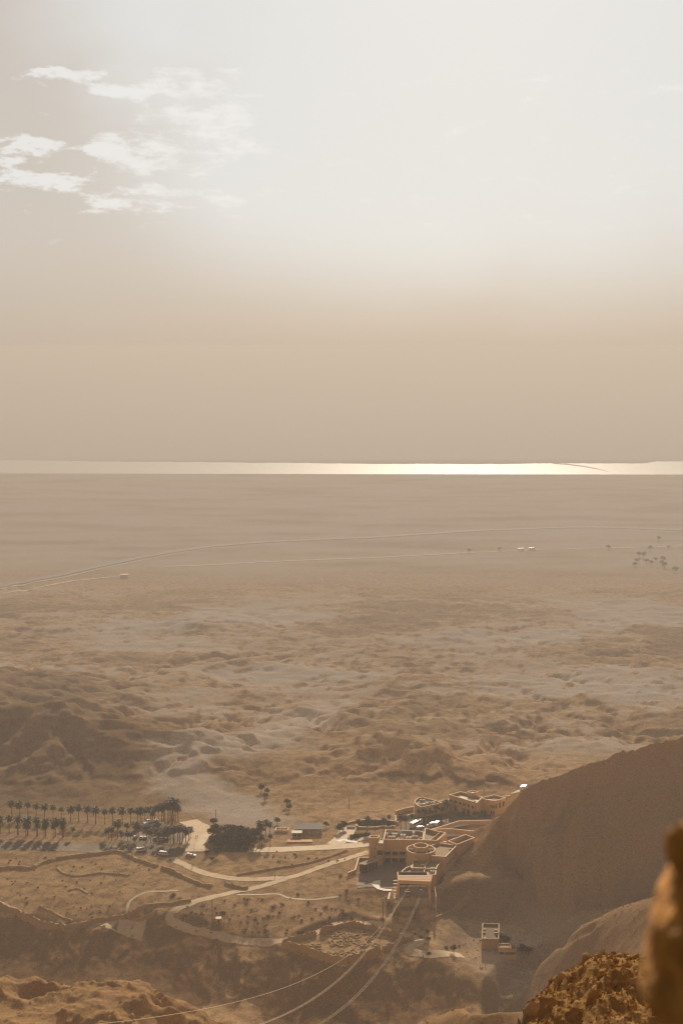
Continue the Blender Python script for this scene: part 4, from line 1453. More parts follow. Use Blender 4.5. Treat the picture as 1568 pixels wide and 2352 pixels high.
front_windows(h4, A, B, [(0.3, 172.5, 0.9, 1.6), (0.8, 172.5, 0.9, 1.6), (0.3, 168.6, 0.9, 1.6), (0.8, 168.6, 0.9, 1.6)])

# two houses in the hollow under the hill
ha = empty('flat_roofed_house', at_z(*C6(440, 760), 158))
tag(ha, 'boxy flat-roofed tan house in the hollow under the hill', 'house')
z = 164.2
Pa = ZP(C6, [(272, 640), (690, 645), (704, 282), (292, 268)], z)
block(ha, Pa, 156.5, z, 0.9, 0.5, wm='plaster_shade', rm='asphalt', cm='plaster_shade')  # dark roof deck and coping stand in for the hill's shadow
add(ha, 'ledge', box_mesh(((Pa[0][0]+Pa[1][0])/2, Pa[0][1]-0.2, 0), Pa[1][0]-Pa[0][0], 0.5, 0.35, 0, z-1.2), M['plaster_shade'])
for (a, b, wh) in ((335, 418, 'left rear'), (335, 490, 'left middle'), (615, 432, 'right rear'), (615, 500, 'right middle'), (350, 622, 'left front')):
    q = at_z(*C6(a, b), z-0.5)
    o = mesh_obj('roof_vent', *box_mesh((q[0], q[1], z-0.9), 1.5, 0.9, 0.7), M['plaster'])
    tag(o, 'pale vent box at the '+wh+' of the boxy flat-roofed house', 'roof vent', 'vent boxes on the boxy house roof')
hb = empty('terraced_house', at_z(*C6(880, 980), 157))
tag(hb, 'small two-level orange house with a deep shaded veranda', 'house')
z = 161.8
Pb = ZP(C6, [(672, 852), (985, 852), (985, 800), (672, 812)], z)
Yb = Pb[0][1]; xl_, xr_ = Pb[0][0], Pb[1][0]; xr2 = ZP(C6, [(1125, 905)], z)[0][0]
block(hb, [(xl_, Yb), (xr_, Yb), (xr_, Yb+5), (xl_, Yb+5)], 159.4, z, 0.4, 0.35, cm='plaster')
block(hb, [(xr_+0.02, Yb+0.1), (xr2, Yb+0.1), (xr2, Yb+5.5), (xr_+0.02, Yb+5.5)], 159.4, z-1.2, 0.5, 0.35, name='side_wall', cm='plaster')
add(hb, 'roof_box', box_mesh(((xr_+xr2)/2+0.3, Yb+3.4, 0), xr2-xr_-0.9, 1.6, 1.9, 0, z-1.6), M['plaster_shade'])
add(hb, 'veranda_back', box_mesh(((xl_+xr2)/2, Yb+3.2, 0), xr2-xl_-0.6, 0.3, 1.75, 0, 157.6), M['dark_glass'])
add(hb, 'veranda_floor', box_mesh(((xl_+xr2)/2, Yb+1.8, 0), xr2-xl_, 3.6, 0.3, 0, 157.3), M['concrete'])
add(hb, 'lower_wall', box_mesh(((xl_+xr2)/2, Yb-0.15, 0), xr2-xl_, 0.4, 2.6, 0, 155.6), M['plaster'])
for k in range(4):
    add(hb, 'pillar', box_mesh((xl_+0.3+k*(xr2-xl_-0.6)/3, Yb+0.35, 0), 0.4, 0.4, 1.75, 0, 157.6), M['plaster'])

# sheds among the trees
sh = empty('dark_shed', hit(*R2(1190, 470)))
tag(sh, 'dark roofed shed with a pale slatted front', 'shed')
b0 = hit(*R2(1180, 468)); w = 10.5
add(sh, 'wall', box_mesh((b0[0]+0.6, b0[1]+3.2, 0), 16, 5.5, 4.2, 0, b0[2]-0.6), M['plaster_shade'])
add(sh, 'roof', (lambda B: (B[0][:4]+[(v[0], v[1], v[2]+(1.1 if v[1] > b0[1]+3 else 0)) for v in B[0][4:]], B[1]))(box_mesh((b0[0]+0.6, b0[1]+3.0, 0), 17, 7.2, 0.3, 0, b0[2]+3.63)), M['dark'])
for k in range(7):
    add(sh, 'slat', box_mesh((b0[0]+0.4+k*1.0, b0[1]-0.1, 0), 0.55, 0.12, 3.0, 0, b0[2]-0.3), M['white_metal'])
sk = empty('frame_shelter', hit(*R2(1090, 495)))
tag(sk, 'small open shelter with white posts beside the shed', 'shelter')
b1 = hit(*R2(1090, 495))
add(sk, 'roof', box_mesh((b1[0], b1[1]+2, 0), 6.2, 4.6, 0.3, 0, b1[2]+3.3), M['roof_pale'])
for u in (-2.7, 0, 2.7):
    for v in (0.1, 3.9):
        add(sk, 'post', box_mesh((b1[0]+u, b1[1]+v, 0), 0.3, 0.3, 3.5, 0, b1[2]-0.2), M['white_metal'])
add(sk, 'back_wall', box_mesh((b1[0], b1[1]+4.0, 0), 5.6, 0.2, 3.0, 0, b1[2]-0.1), M['dark'])
fl = hit(*R2(970, 440))
fs_ = empty('ruined_hut', fl)
tag(fs_, 'roofless hut of pale blocks left of the shelter', 'hut')
add(fs_, 'wall', ring_mesh([(fl[0]-4.5, fl[1]-1), (fl[0]+3.5, fl[1]-1.6), (fl[0]+4.2, fl[1]+3), (fl[0]-4, fl[1]+3.4)], 0.6, fl[2]-0.6, fl[2]+1.6), M['coping'])
for k in range(3):
    add(fs_, 'post', box_mesh((fl[0]-2.5+k*2.6, fl[1]+1, 0), 0.35, 0.35, 2.6, 0, fl[2]-0.1), M['wood'])
yl = hit(*R2(1115, 522))
o = mesh_obj('brick_platform', *box_mesh((yl[0], yl[1], yl[2]-0.5), 15, 4, 1.3), M['plaster'])
tag(o, 'low tan platform in front of the shelter', 'platform')
bt = hit(*R5(448, 410))
bo = empty('concrete_booth', bt)
tag(bo, 'small concrete booth with a pale roof on the sandy flat', 'booth')
add(bo, 'wall', box_mesh((bt[0], bt[1]+1.2, 0), 2.5, 2.4, 2.9, 0.15, bt[2]-0.3), M['concrete'])
add(bo, 'roof', box_mesh((bt[0], bt[1]+1.2, 0), 3.0, 2.9, 0.25, 0.15, bt[2]+2.603), M['roof_pale'])
add(bo, 'door', box_mesh((bt[0]+0.15, bt[1]-0.02, 0), 0.9, 0.12, 2.0, 0.15, bt[2]), M['dark'])
hu = hit(*PL(571, 648))
ho = empty('far_hut', hu)
tag(ho, 'tiny pale hut alone on the plain below the far highway', 'hut')
add(ho, 'wall', box_mesh((hu[0], hu[1]+5, 0), 14, 9, 6, 0, hu[2]-0.5), M['plaster'])
add(ho, 'roof', box_mesh((hu[0], hu[1]+5, 0), 15, 10, 0.8, 0, hu[2]+5.503), M['coping'])
# ------------------------------------------------------------------ plants

def palm_meshes(seed, h):
    r = random.Random(seed)
    lean = (r.uniform(-0.35, 0.35), r.uniform(-0.35, 0.35))
    P = [(lean[0]*(k/6)**2, lean[1]*(k/6)**2, h*k/6-0.3*(k == 0)) for k in range(7)]
    tr = tube_mesh(P, [0.34, 0.27, 0.24, 0.22, 0.21, 0.22, 0.27], 7)
    top = Vector(P[-1])
    V, F = [], []
    for i in range(34):
        az = i*2.39996+r.uniform(-0.2, 0.2)
        f = i/33
        el0 = R(78-118*f+r.uniform(-8, 8))          # young fronds stand up, old ones hang
        L = r.uniform(3.0, 3.8)*(0.85 if f < 0.2 else 1.0)*(0.8 if f > 0.85 else 1)
        p = top.copy(); el = el0
        seg = 5
        side = Vector((-math.sin(az), math.cos(az), 0))
        rows = []
        for k in range(seg+1):
            t = k/seg
            w = 0.10+0.62*math.sin(math.pi*min(1, 0.12+t*0.86))**0.8
            dz = Vector((0, 0, -w*0.35))
            rows.append((p+side*w+dz, p.copy(), p-side*w+dz))
            d = Vector((math.cos(az)*math.cos(el), math.sin(az)*math.cos(el), math.sin(el)))
            p = p+d*(L/seg)
            el -= R(17+8*t)
        # toothed edges: each segment is a pair of blades with a gap between
        for k in range(seg):
            a, b = rows[k], rows[k+1]
            n = len(V)
            V += [tuple(a[1]), tuple(b[1]), tuple(b[0]), tuple(a[1]+(a[0]-a[1])*0.55), tuple(b[2]), tuple(a[1]+(a[2]-a[1])*0.55)]
            F += [(n, n+1, n+2, n+3), (n+1, n, n+5, n+4)]
    return tr, (V, F), top


PALMS = []
for s_, h_ in ((1, 8.6), (2, 7.6), (3, 9.4), (4, 6.2)):
    root = empty('date_palm')
    a, b, top = palm_meshes(s_, h_)
    mesh_obj('trunk', *a, M['bark'], root)
    mesh_obj('crown', *b, M['palm_leaf'], root)
    PALMS.append((root, kids_of(root), h_+0.9))
_used = set()


def place(protos, idx, loc, rz, sc, label, cat, group):
    root, kids, h = protos[idx]
    if root in _used:
        o = copy_tree(root, kids)
    else:
        o = root
        _used.add(root)
    o.location = loc
    o.rotation_euler = (0, 0, rz)
    o.scale = (sc, sc, sc)
    tag(o, label, cat, group)
    return o


def palm_at(c, bx, by, ty, label, group, i):
    """palm whose foot is seen at (bx, by) and top at height ty of crop c"""
    x, y, z = hit(*c(bx, by))
    zt = at_y(*c(bx, ty), y)[2]
    h = max(3.5, zt-z)
    k = i % 3 if h > 5.5 else 3
    place(PALMS, k, (x, y, z-0.1), i*1.7, h/PALMS[k][2], label, 'palm tree', group)


far_row = [(100, 320, 190), (165, 320, 200), (232, 318, 200), (300, 330, 215), (370, 332, 215), (438, 335, 225), (505, 333, 240), (580, 358, 235), (648, 360, 225), (720, 365, 230), (788, 372, 240), (862, 375, 258),
           (928, 372, 245), (1006, 375, 245), (1075, 380, 250), (1135, 380, 250), (1160, 375, 245)]
for i, p in enumerate(far_row):
    palm_at(R1, *p, 'date palm, '+ORD[i]+' from the left in the far row by the car park', 'palms of the far row', i)
near_row = [(5, 455, 322), (78, 450, 312), (152, 465, 318), (228, 468, 325), (305, 475, 328), (378, 475, 335), (455, 480, 338), (522, 485, 338), (602, 490, 402)]
for i, p in enumerate(near_row):
    palm_at(R1, *p, 'date palm, '+ORD[i]+' from the left in the near row by the grey road', 'palms of the near row', i+1)
low_row = [(-70, 455, 320), (145, 462, 385), (215, 470, 375), (240, 472, 388), (310, 476, 372), (365, 478, 380), (440, 482, 385), (515, 486, 372)]
for i, p in enumerate(low_row):
    palm_at(R1, *p, 'shorter date palm, '+ORD[i]+' from the left between the taller near row', 'short palms of the near row', i+2)
clump = [(1210, 352, 242), (1240, 345, 240), (1272, 352, 238), (1300, 362, 222), (1330, 352, 228), (1355, 365, 208), (1380, 360, 198), (1412, 378, 178), (1440, 362, 205), (1462, 352, 232), (1398, 350, 190), (1345, 345, 212), (1425, 348, 215), (1255, 372, 262), (1190, 360, 255)]
for i, p in enumerate(clump):
    palm_at(R1, *p, 'tall date palm, '+ORD[i]+' counted through the dense clump behind the car park', 'palms of the dense clump', i)
mid = [(895, 500, 412), (918, 512, 408), (880, 490, 420), (965, 490, 350), (995, 515, 432), (1040, 470, 370), (1050, 512, 440), (1075, 505, 445), (1118, 505, 360), (1135, 480, 372), (1205, 510, 390), (1238, 530, 420), (1225, 500, 385),
       (1308, 540, 440), (1290, 500, 410), (1380, 530, 410), (1400, 535, 420), (1430, 530, 405), (1352, 520, 430), (1475, 535, 395), (1500, 520, 400), (1525, 525, 420), (1550, 505, 405), (1460, 515, 400)]
for i, p in enumerate(mid):
    palm_at(R1, *p, 'date palm, '+ORD[i]+' along the near edge of the car park', 'palms along the car park', i+1)
side = [(30, 515, 400), (80, 530, 405), (130, 535, 395), (180, 530, 418), (218, 495, 405), (160, 505, 398)]
for i, p in enumerate(side):
    palm_at(R2, *p, 'date palm, '+ORD[i]+' of the group left of the winding road', 'palms by the winding road', i)
for i, (p, w) in enumerate((((740, 570, 480), 'left'), ((805, 565, 470), 'middle'), ((872, 560, 462), 'right'), ((835, 480, 352), 'tall rear'), ((868, 455, 365), 'rear right'), ((790, 520, 360), 'rear left'))):
    palm_at(R2, *p, w+' date palm at the right end of the dark grove', 'palms at the end of the grove', i)
vis = [(485, 420, 300, 'leftmost tall palm along the near forecourt edge'), (527, 410, 312, 'shorter palm between two tall forecourt palms'), (577, 395, 298, 'third tall palm from the left on the forecourt edge'),
       (632, 345, 258, 'tall palm left of the half-round building front'), (680, 335, 250, 'palm before the middle of the half-round building'), (725, 362, 252, 'palm beside the round forecourt trees'),
       (780, 310, 222, 'palm before the right end of the half-round building'), (820, 320, 232, 'palm in front of the link building'), (858, 322, 185, 'tallest palm in front of the guest house corner'),
       (135, 432, 340, 'palm at the left end of the oval hedge'), (212, 430, 320, 'second palm along the oval hedge front'), (272, 432, 342, 'third palm along the oval hedge front'), (348, 432, 328, 'fourth palm along the oval hedge front'),
       (388, 362, 305, 'palm behind the right end of the oval hedge')]
for i, (a, b, t_, lb) in enumerate(vis):
    palm_at(R3, a, b, t_, lb, 'palms round the visitor buildings', i)


def leaf_cloud(seed, n, blobs, size, flat=0.75):
    r = random.Random(seed)
    V, F = [], []
    for i in range(n):
        bx, by, bz, br = blobs[i % len(blobs)]
        while True:
            d = Vector((r.uniform(-1, 1), r.uniform(-1, 1), r.uniform(-1, 1)))
            if 0.05 < d.length <= 1:
                break
        d = d.normalized()*(d.length**0.45)
        p = Vector((bx, by, bz))+Vector((d.x*br, d.y*br, d.z*br*flat))
        if p.z < 0.02:
            p.z = 0.02+r.random()*0.2
        a = Vector((r.gauss(0, 1), r.gauss(0, 1), r.gauss(0, 0.6))).normalized()
        b = a.cross(Vector((r.gauss(0, 1), r.gauss(0, 1), r.gauss(0, 1)))).normalized()
        s = size*r.uniform(0.6, 1.3)
        k = len(V)
        V += [tuple(p-a*s), tuple(p-b*s*0.55), tuple(p+a*s), tuple(p+b*s*0.55)]
        F.append((k, k+1, k+2, k+3))
    return V, F


def broad_tree(seed, h, w, mat, n=700):
    r = random.Random(seed)
    root = empty('broadleaf_tree')
    blobs = []
    for i in range(9):
        a = i*2.4+r.uniform(-0.4, 0.4); rr = w*0.5*math.sqrt(i/9)*0.75
        blobs.append((rr*math.cos(a), rr*math.sin(a), h*(0.52+0.24*r.random()+0.12*(i < 3)), w*r.uniform(0.19, 0.28)))
    limbs = [tube_mesh([(0, 0, -0.3), (0.1, 0, h*0.25), (0.05, 0.1, h*0.45)], [0.32, 0.22, 0.17], 6)]
    for b in blobs[:6]:
        limbs.append(tube_mesh([(0.05, 0.05, h*0.28), (b[0]*0.5, b[1]*0.5, h*0.42), (b[0]*0.9, b[1]*0.9, b[2])], [0.15, 0.1, 0.04], 5))
    mesh_obj('trunk', *join(*limbs), M['bark'], root)
    mesh_obj('crown', *leaf_cloud(seed, n, blobs, w*0.055), M[mat], root)
    return (root, kids_of(root), h)


TREES = [broad_tree(11, 6.6, 6.6, 'leaf', 900), broad_tree(12, 7.2, 6.0, 'leaf', 900), broad_tree(13, 5.6, 6.4, 'leaf', 900)]
grove = []
for j, (yb, x0, x1, yt0, n) in enumerate(((578, 400, 715, 455, 9), (555, 395, 760, 420, 9), (530, 392, 780, 395, 9), (500, 395, 800, 372, 9), (470, 405, 840, 360, 7))):
    for k in range(n):
        grove.append((j, k, n, x0+(x1-x0)*(k+0.5)/n, yb, yt0))
rowname = ['front row', 'second row', 'middle row', 'fourth row', 'back row']
for i, (j, k, n, bx, by, ty) in enumerate(grove):
    x, y, z = hit(*R2(bx+rng.uniform(-20, 20), by+rng.uniform(-9, 9)))
    q = i % 3
    place(TREES, q, (x, y, z-0.1), i*2.1, rng.uniform(0.68, 1.18), 'leafy dark tree, '+ORD[k]+' from the left in the '+rowname[j]+' of the grove', 'tree', 'trees of the dark grove')
for (c, bx, by, sc, lb) in ((R2, 410, 392, 0.8, 'round tree at the upper left corner of the grove'), (R2, 930, 375, 0.75, 'bushy tree behind the right end of the grove'), (R2, 1330, 405, 0.6, 'small bushy tree right of the dark shed'),
                            (R2, 1440, 445, 0.95, 'wide bushy tree left of the white barrier'), (R2, 1475, 420, 0.8, 'second bushy tree beside the white barrier'), (R2, 800, 110, 0.75, 'dark tree in the dry wash on the slope'),
                            (R2, 850, 135, 0.65, 'second dark tree in the dry wash on the slope'), (R2, 830, 180, 0.7, 'lower dark tree in the dry wash on the slope'), (R2, 1010, 235, 0.8, 'dark tree by the pale wash above the shed'),
                            (R2, 1030, 270, 0.7, 'lower dark tree by the pale wash above the shed'), (R2, 440, 640, 0.6, 'bushy tree at the grove corner by the junction'), (R2, 350, 635, 0.5, 'bushy tree left of the grove corner by the junction'), (R2, 395, 680, 0.45, 'low bush below the grove corner'),
                            (R3, 660, 368, 0.75, 'round clipped tree behind the white coach'), (R3, 765, 352, 0.65, 'round dark tree among the forecourt cars'), (R3, 800, 345, 0.6, 'round dark tree right of the forecourt cars'),
                            (R3, 1100, 325, 0.85, 'dark green tree before the guest house corner'), (R3, 1165, 322, 0.7, 'dark tree beside the guest wing'), (R4, 1295, 585, 0.95, 'dark round tree between the two houses'), (R4, 1345, 590, 0.8, 'dark bushy tree behind the veranda house'),
                            (R4, 920, 650, 0.6, 'dry olive tree on the ravine edge by the track'), (R4, 715, 680, 0.4, 'dry bush on the ravine edge by the track bend'),
                            (R4, 1480, 660, 0.8, 'dark bush right of the veranda house'), (R4, 1530, 665, 0.75, 'outer dark bush right of the veranda house')):
    x, y, z = hit(*c(bx, by))
    place(TREES, rng.randrange(3), (x, y, z-0.1), rng.uniform(0, 6), sc, lb, 'tree', 'single trees and large bushes')
# hedge in the walled oval and shrubs below it
SHRUBS = []
for s_ in (31, 32, 33):
    root = empty('desert_shrub')
    r_ = random.Random(s_)
    bl = [(r_.uniform(-.5, .5), r_.uniform(-.5, .5), r_.uniform(.25, .5), r_.uniform(.35, .6)) for _ in range(5)]
    mesh_obj('twigs', *join(*[tube_mesh([(0, 0, -0.1), (b[0]*0.5, b[1]*0.5, b[2]*0.7), (b[0], b[1], b[2]+0.2)], [0.04, 0.03, 0.01], 4) for b in bl]), M['bark'], root)
    mesh_obj('foliage', *leaf_cloud(s_, 130, bl, 0.16), M['dry_leaf'], root)
    SHRUBS.append((root, kids_of(root), 1.0))
HED = []
for s_ in (41, 42):
    root = empty('hedge_bush')
    r_ = random.Random(s_)
    bl = [(r_.uniform(-1.4, 1.4), r_.uniform(-1, 1), r_.uniform(.5, .8), r_.uniform(.7, 1.0)) for _ in range(6)]
    mesh_obj('twigs', *join(*[tube_mesh([(0, 0, -0.1), (b[0]*0.5, b[1]*0.5, b[2]*0.5), (b[0], b[1], b[2])], [0.06, 0.04, 0.02], 4) for b in bl]), M['bark'], root)
    mesh_obj('foliage', *leaf_cloud(s_, 420, bl, 0.22), M['leaf_green'], root)
    HED.append((root, kids_of(root), 1.0))
for i in range(30):
    a, b = 150+(i % 10)*29, 370+(i//10)*15
    x, y, z = hit(*R3(a, b))
    place(HED, i % 2, (x, y, z-0.1), i*1.3, rng.uniform(0.85, 1.15), 'green hedge bush packed inside the rounded planter wall', 'bush', 'bushes of the oval hedge')
for i, (a, b) in enumerate([(75+k*15, 495-k*3+rng.uniform(-5, 5)) for k in range(11)]+[(90+k*15, 476-k*2) for k in range(9)]):
    x, y, z = hit(*R3(a, b))
    place(HED, i % 2, (x, y, z-0.1), i*1.1, rng.uniform(0.7, 1.0), 'dark bush in the ragged bed left of the square tower', 'bush', 'bushes in the bed by the tower')
spots = [(R5, p) for p in ((955, 325), (815, 372), (690, 410), (505, 330), (320, 268), (230, 325), (180, 352), (500, 225), (585, 258), (660, 210), (690, 218), (810, 215), (1095, 178), (1380, 290), (1410, 300), (1240, 295), (1330, 285), (1360, 370), (1305, 408), (1215, 375), (1130, 390),
                            (1060, 358), (750, 385), (630, 402), (850, 355), (1000, 495), (1110, 490), (1140, 480), (660, 490), (830, 470), (480, 325), (345, 410), (540, 380), (1190, 235), (1440, 185), (1500, 150), (1460, 330), (1480, 350), (1440, 345), (980, 260), (900, 280), (720, 300), (1450, 30), (135, 212), (85, 180), (60, 195))]
spots += [(R4, p) for p in ((20, 330), (40, 345), (70, 370), (185, 365), (60, 225), (130, 215), (10, 310), (90, 380), (640, 520), (655, 530), (600, 500), (330, 375), (375, 270), (710, 540), (860, 610), (960, 600), (700, 480))]
spots += [(R5, (rng.uniform(100, 1400), rng.uniform(200, 500))) for _ in range(45)]
spots += [(R1, (rng.uniform(0, 1500), rng.uniform(650, 880))) for _ in range(40)]
spots += [(R2, (rng.uniform(900, 1500), rng.uniform(600, 720))) for _ in range(20)]
spots += [(R6, (rng.uniform(100, 1000), rng.uniform(220, 480))) for _ in range(25)]
for i, (c, p) in enumerate(spots):
    x, y, z = hit(*c(*p))
    if y < 600:
        continue
    sc = rng.uniform(0.9, 2.0) if i < 63 else rng.uniform(0.5, 1.2)
    place(SHRUBS, i % 3, (x, y, z-0.05), i*1.9, sc, 'low dry shrub dotted over the sandy fan', 'shrub', 'dry shrubs on the sandy fan')
for i, (a, b) in enumerate(((1365, 552), (1385, 558), (1400, 580), (1420, 588), (1440, 575), (1475, 573), (1480, 602), (1470, 590), (1500, 513), (1225, 518), (1415, 525), (1355, 578), (1345, 597), (1455, 480), (1530, 622), (585, 533), (725, 525))):
    x, y, z = hit(*PR(a, b), 2000)
    place(TREES, i % 3, (x, y, z-0.3), i*1.3, rng.uniform(1.3, 2.1), 'lone acacia tree scattered far out on the plain', 'tree', 'acacias far out on the plain')

# ------------------------------------------------------------------ vehicles

def car_proto(name, L, Wd, H, paint, kind):
    root = empty(name)
    if kind == 'car':
        side = [(-L/2, 0.35), (-L/2, 0.85), (-L/2+0.15, 0.95), (-L*0.20, 1.0), (L*0.28, 1.0), (L/2-0.1, 0.82), (L/2, 0.6), (L/2, 0.35)]
        cab = [(-L*0.42, 0.98), (-L*0.30, H), (L*0.06, H), (L*0.24, 0.98)]
    else:
        side = [(-L/2, 0.4), (-L/2, H-0.15), (-L/2+0.15, H), (L*0.36, H), (L/2-0.35 if kind == 'van' else L/2-0.12, H*0.62 if kind == 'van' else H-0.2), (L/2, H*0.5), (L/2, 0.4)]
        cab = None

    def extr(pr, w, tap=1.0):
        n = len(pr)
        zm = max(p[1] for p in pr)
        vs = [(x, -w/2*(tap if z == zm else 1), z) for x, z in pr]+[(x, w/2*(tap if z == zm else 1), z) for x, z in pr]
        fs = [(i, (i+1) % n, n+(i+1) % n, n+i) for i in range(n)]+[tuple(reversed(range(n))), tuple(range(n, 2*n))]
        return vs, fs
    mesh_obj('body', *extr(side, Wd), paint, root)
    if cab:
        mesh_obj('cabin_glass', *extr(cab, Wd*0.92, 0.85), M['dark_glass'], root)
        mesh_obj('roof', *box_mesh((-L*0.12, 0, 0), L*0.36, Wd*0.80, 0.06, 0, H-0.02), paint, root)
    else:
        for sgn in (-1, 1):
            mesh_obj('side_window', *box_mesh((-L*0.06, sgn*(Wd/2+0.005), 0), L*0.78, 0.04, H*0.26, 0, H*0.58), M['dark_glass'], root)
        mesh_obj('windscreen', *box_mesh((L*0.47, 0, 0), L*0.08, Wd*0.86, H*0.30, 0, H*0.52), M['dark_glass'], root)
    for sx in (-1, 1):
        for sy in (-1, 1):
            cx_, cy2 = sx*L*0.31, sy*(Wd/2-0.08)
            rr = 0.33 if kind != 'bus' else 0.48
            n = 10
            vs = [(cx_+rr*math.cos(2*math.pi*i/n), cy2-0.11, rr+rr*math.sin(2*math.pi*i/n)) for i in range(n)]+[(cx_+rr*math.cos(2*math.pi*i/n), cy2+0.11, rr+rr*math.sin(2*math.pi*i/n)) for i in range(n)]
            fs = [(i, (i+1) % n, n+(i+1) % n, n+i) for i in range(n)]+[tuple(range(n)), tuple(reversed(range(n, 2*n)))]
            mesh_obj('wheel', vs, fs, M['tyre'], root)
    for sgn in (-1, 1):
        mesh_obj('headlight', *box_mesh((L/2+0.005, sgn*Wd*0.34, 0), 0.04, 0.34, 0.18, 0, 0.62), M['white_metal'], root)
    return (root, kids_of(root), H)


CARS = {'white': [car_proto('parked_car', 4.4, 1.8, 1.5, M['car_white'], 'car')], 'grey': [car_proto('parked_car', 4.4, 1.8, 1.48, M['car_grey'], 'car')],
        'dark': [car_proto('parked_car', 4.5, 1.8, 1.6, M['car_dark'], 'car')], 'yellow': [car_proto('parked_car', 4.3, 1.8, 1.5, M['car_sand'], 'car')],
        'van': [car_proto('parked_van', 5.6, 2.0, 2.4, M['car_white'], 'van')], 'bus': [car_proto('coach', 11.5, 2.5, 3.2, M['car_white'], 'bus')]}
cars = [(R1, 1110, 492, 'white', 1.9, 'white car parked left of the others under the palms'), (R1, 1160, 495, 'white', 1.75, 'white car parked beside a grey one under the palms'), (R1, 1190, 497, 'grey', 1.75, 'grey car parked right of a white one under the palms'),
        (R1, 1275, 502, 'grey', 1.75, 'grey car parked alone between palm trunks'), (R1, 1322, 505, 'white', 1.75, 'white car parked left of a dark one near the road bend'), (R1, 1356, 508, 'dark', 1.75, 'dark car parked at the right end of the palm row'),
        (R1, 1365, 415, 'white', 1.7, 'white car in the rear rank of the car park'), (R1, 1387, 418, 'grey', 1.7, 'grey car in the rear rank of the car park'), (R1, 1530, 420, 'white', 1.7, 'white car at the far right of the car park'),
        (R1, 1415, 415, 'grey', 1.7, 'second grey car in the rear rank of the car park'), (R1, 1215, 358, 'white', 1.2, 'white car beside the parked coach'), (R1, 1305, 385, 'grey', 1.1, 'grey car behind the parked coach'),
        (R1, 1242, 392, 'bus', 0.75, 'white coach parked slantwise in front of the palm clump'), (R1, 1160, 600, 'van', 0.3, 'small white van standing on the road junction'), (R1, 1345, 632, 'van', -0.25, 'larger white van standing on the road junction'),
        (R2, 208, 636, 'white', 0.1, 'white car waiting at the roadside by the bushes'), (R2, 232, 642, 'yellow', 0.1, 'yellow car waiting at the roadside by the bushes'), (R2, 10, 412, 'white', 1.7, 'white car at the edge of the lot near the road'),
        (R3, 612, 390, 'bus', 0.95, 'silver-white coach parked on the forecourt'), (R3, 656, 358, 'white', 1.3, 'leftmost car of the far forecourt rank'), (R3, 672, 355, 'grey', 1.3, 'second car of the far forecourt rank'), (R3, 690, 352, 'white', 1.3, 'rightmost car of the far forecourt rank'),
        (R3, 631, 416, 'white', 0.6, 'white car at the near left corner of the forecourt'), (R3, 652, 410, 'grey', 0.6, 'grey car at the near left corner of the forecourt'), (R3, 716, 402, 'white', 0.9, 'white car left of two vans on the forecourt'),
        (R3, 740, 396, 'van', 0.9, 'white van in the middle of the forecourt'), (R3, 781, 388, 'van', 1.2, 'white van parked alone by the angled wall')]
for (c, a, b, k, rz, lb) in cars:
    x, y, z = hit(*c(a, b))
    place(CARS[k], 0, (x, y, z+0.12), rz, 1.0, lb, 'coach' if k == 'bus' else ('van' if k == 'van' else 'car'), 'parked vehicles')
for (a, b, lb) in ((1482, 92, 'left of two white vans parked on the high terrace'), (1500, 88, 'right of two white vans parked on the high terrace')):
    p = at_y(*R3(a, b), 868)
    place(CARS['van'], 0, (p[0], p[1], p[2]), 1.2, 1.0, lb, 'van', 'parked vehicles')
tp = ZP(R3, [(1380, 128), (1600, 78), (1600, 60), (1440, 98)], at_y(*R3(1490, 92), 868)[2]-0.02)
tz = at_y(*R3(1490, 92), 868)[2]-0.02
o = mesh_obj('terrace_deck', *prism_mesh(tp, tz-8, tz), M['pale_road'])
tag(o, 'high pale parking terrace beside the hill', kind='structure')
for (a, b, lb) in ((822, 522, 'small white lorry driving on the far straight road'), (872, 520, 'second white lorry on the far straight road')):
    x, y, z = hit(*PR(a, b), 2000)
    place(CARS['bus'], 0, (x, y, z+1.0), 0.1, 1.3, lb, 'lorry', 'lorries on the far road')

# ------------------------------------------------------------------ poles and people

def pole(c, bx, by, ty, label, lamp=True):
    x, y, z = hit(*c(bx, by))
    h = at_y(*c(bx, ty), y)[2]-z
    root = empty('utility_pole', (x, y, z))
    tag(root, label, 'pole', 'tall poles')
    add(root, 'post', tube_mesh([(x, y, z-0.4), (x, y, z+h*0.5), (x, y, z+h)], [0.22, 0.18, 0.13], 8), M['wood'])
    add(root, 'crossarm', box_mesh((x, y, 0), 1.5, 0.14, 0.14, 0.3, z+h-0.5), M['wood'])
    for k in (-0.6, 0.6):
        add(root, 'insulator', cyl_mesh((x+k*math.cos(0.3), y+k*math.sin(0.3)), 0.07, z+h-0.36, z+h-0.12, 6), M['white_metal'])


pole(R2, 427, 372, 258, 'tall dark pole rising above the grove')
pole(R2, 1518, 250, 140, 'tall dark pole on the slope left of the buildings')
pole(R1, 1087, 640, 560, 'dark pole standing at the road below the car park')
pole(R5, 398, 440, 208, 'tallest pole, on the sandy flat by the booth')
pole(R3, 1168, 128, 88, 'dark post behind the guest wing')
pole(R4, 338, 380, 228, 'thin leaning post below the plaza corner')


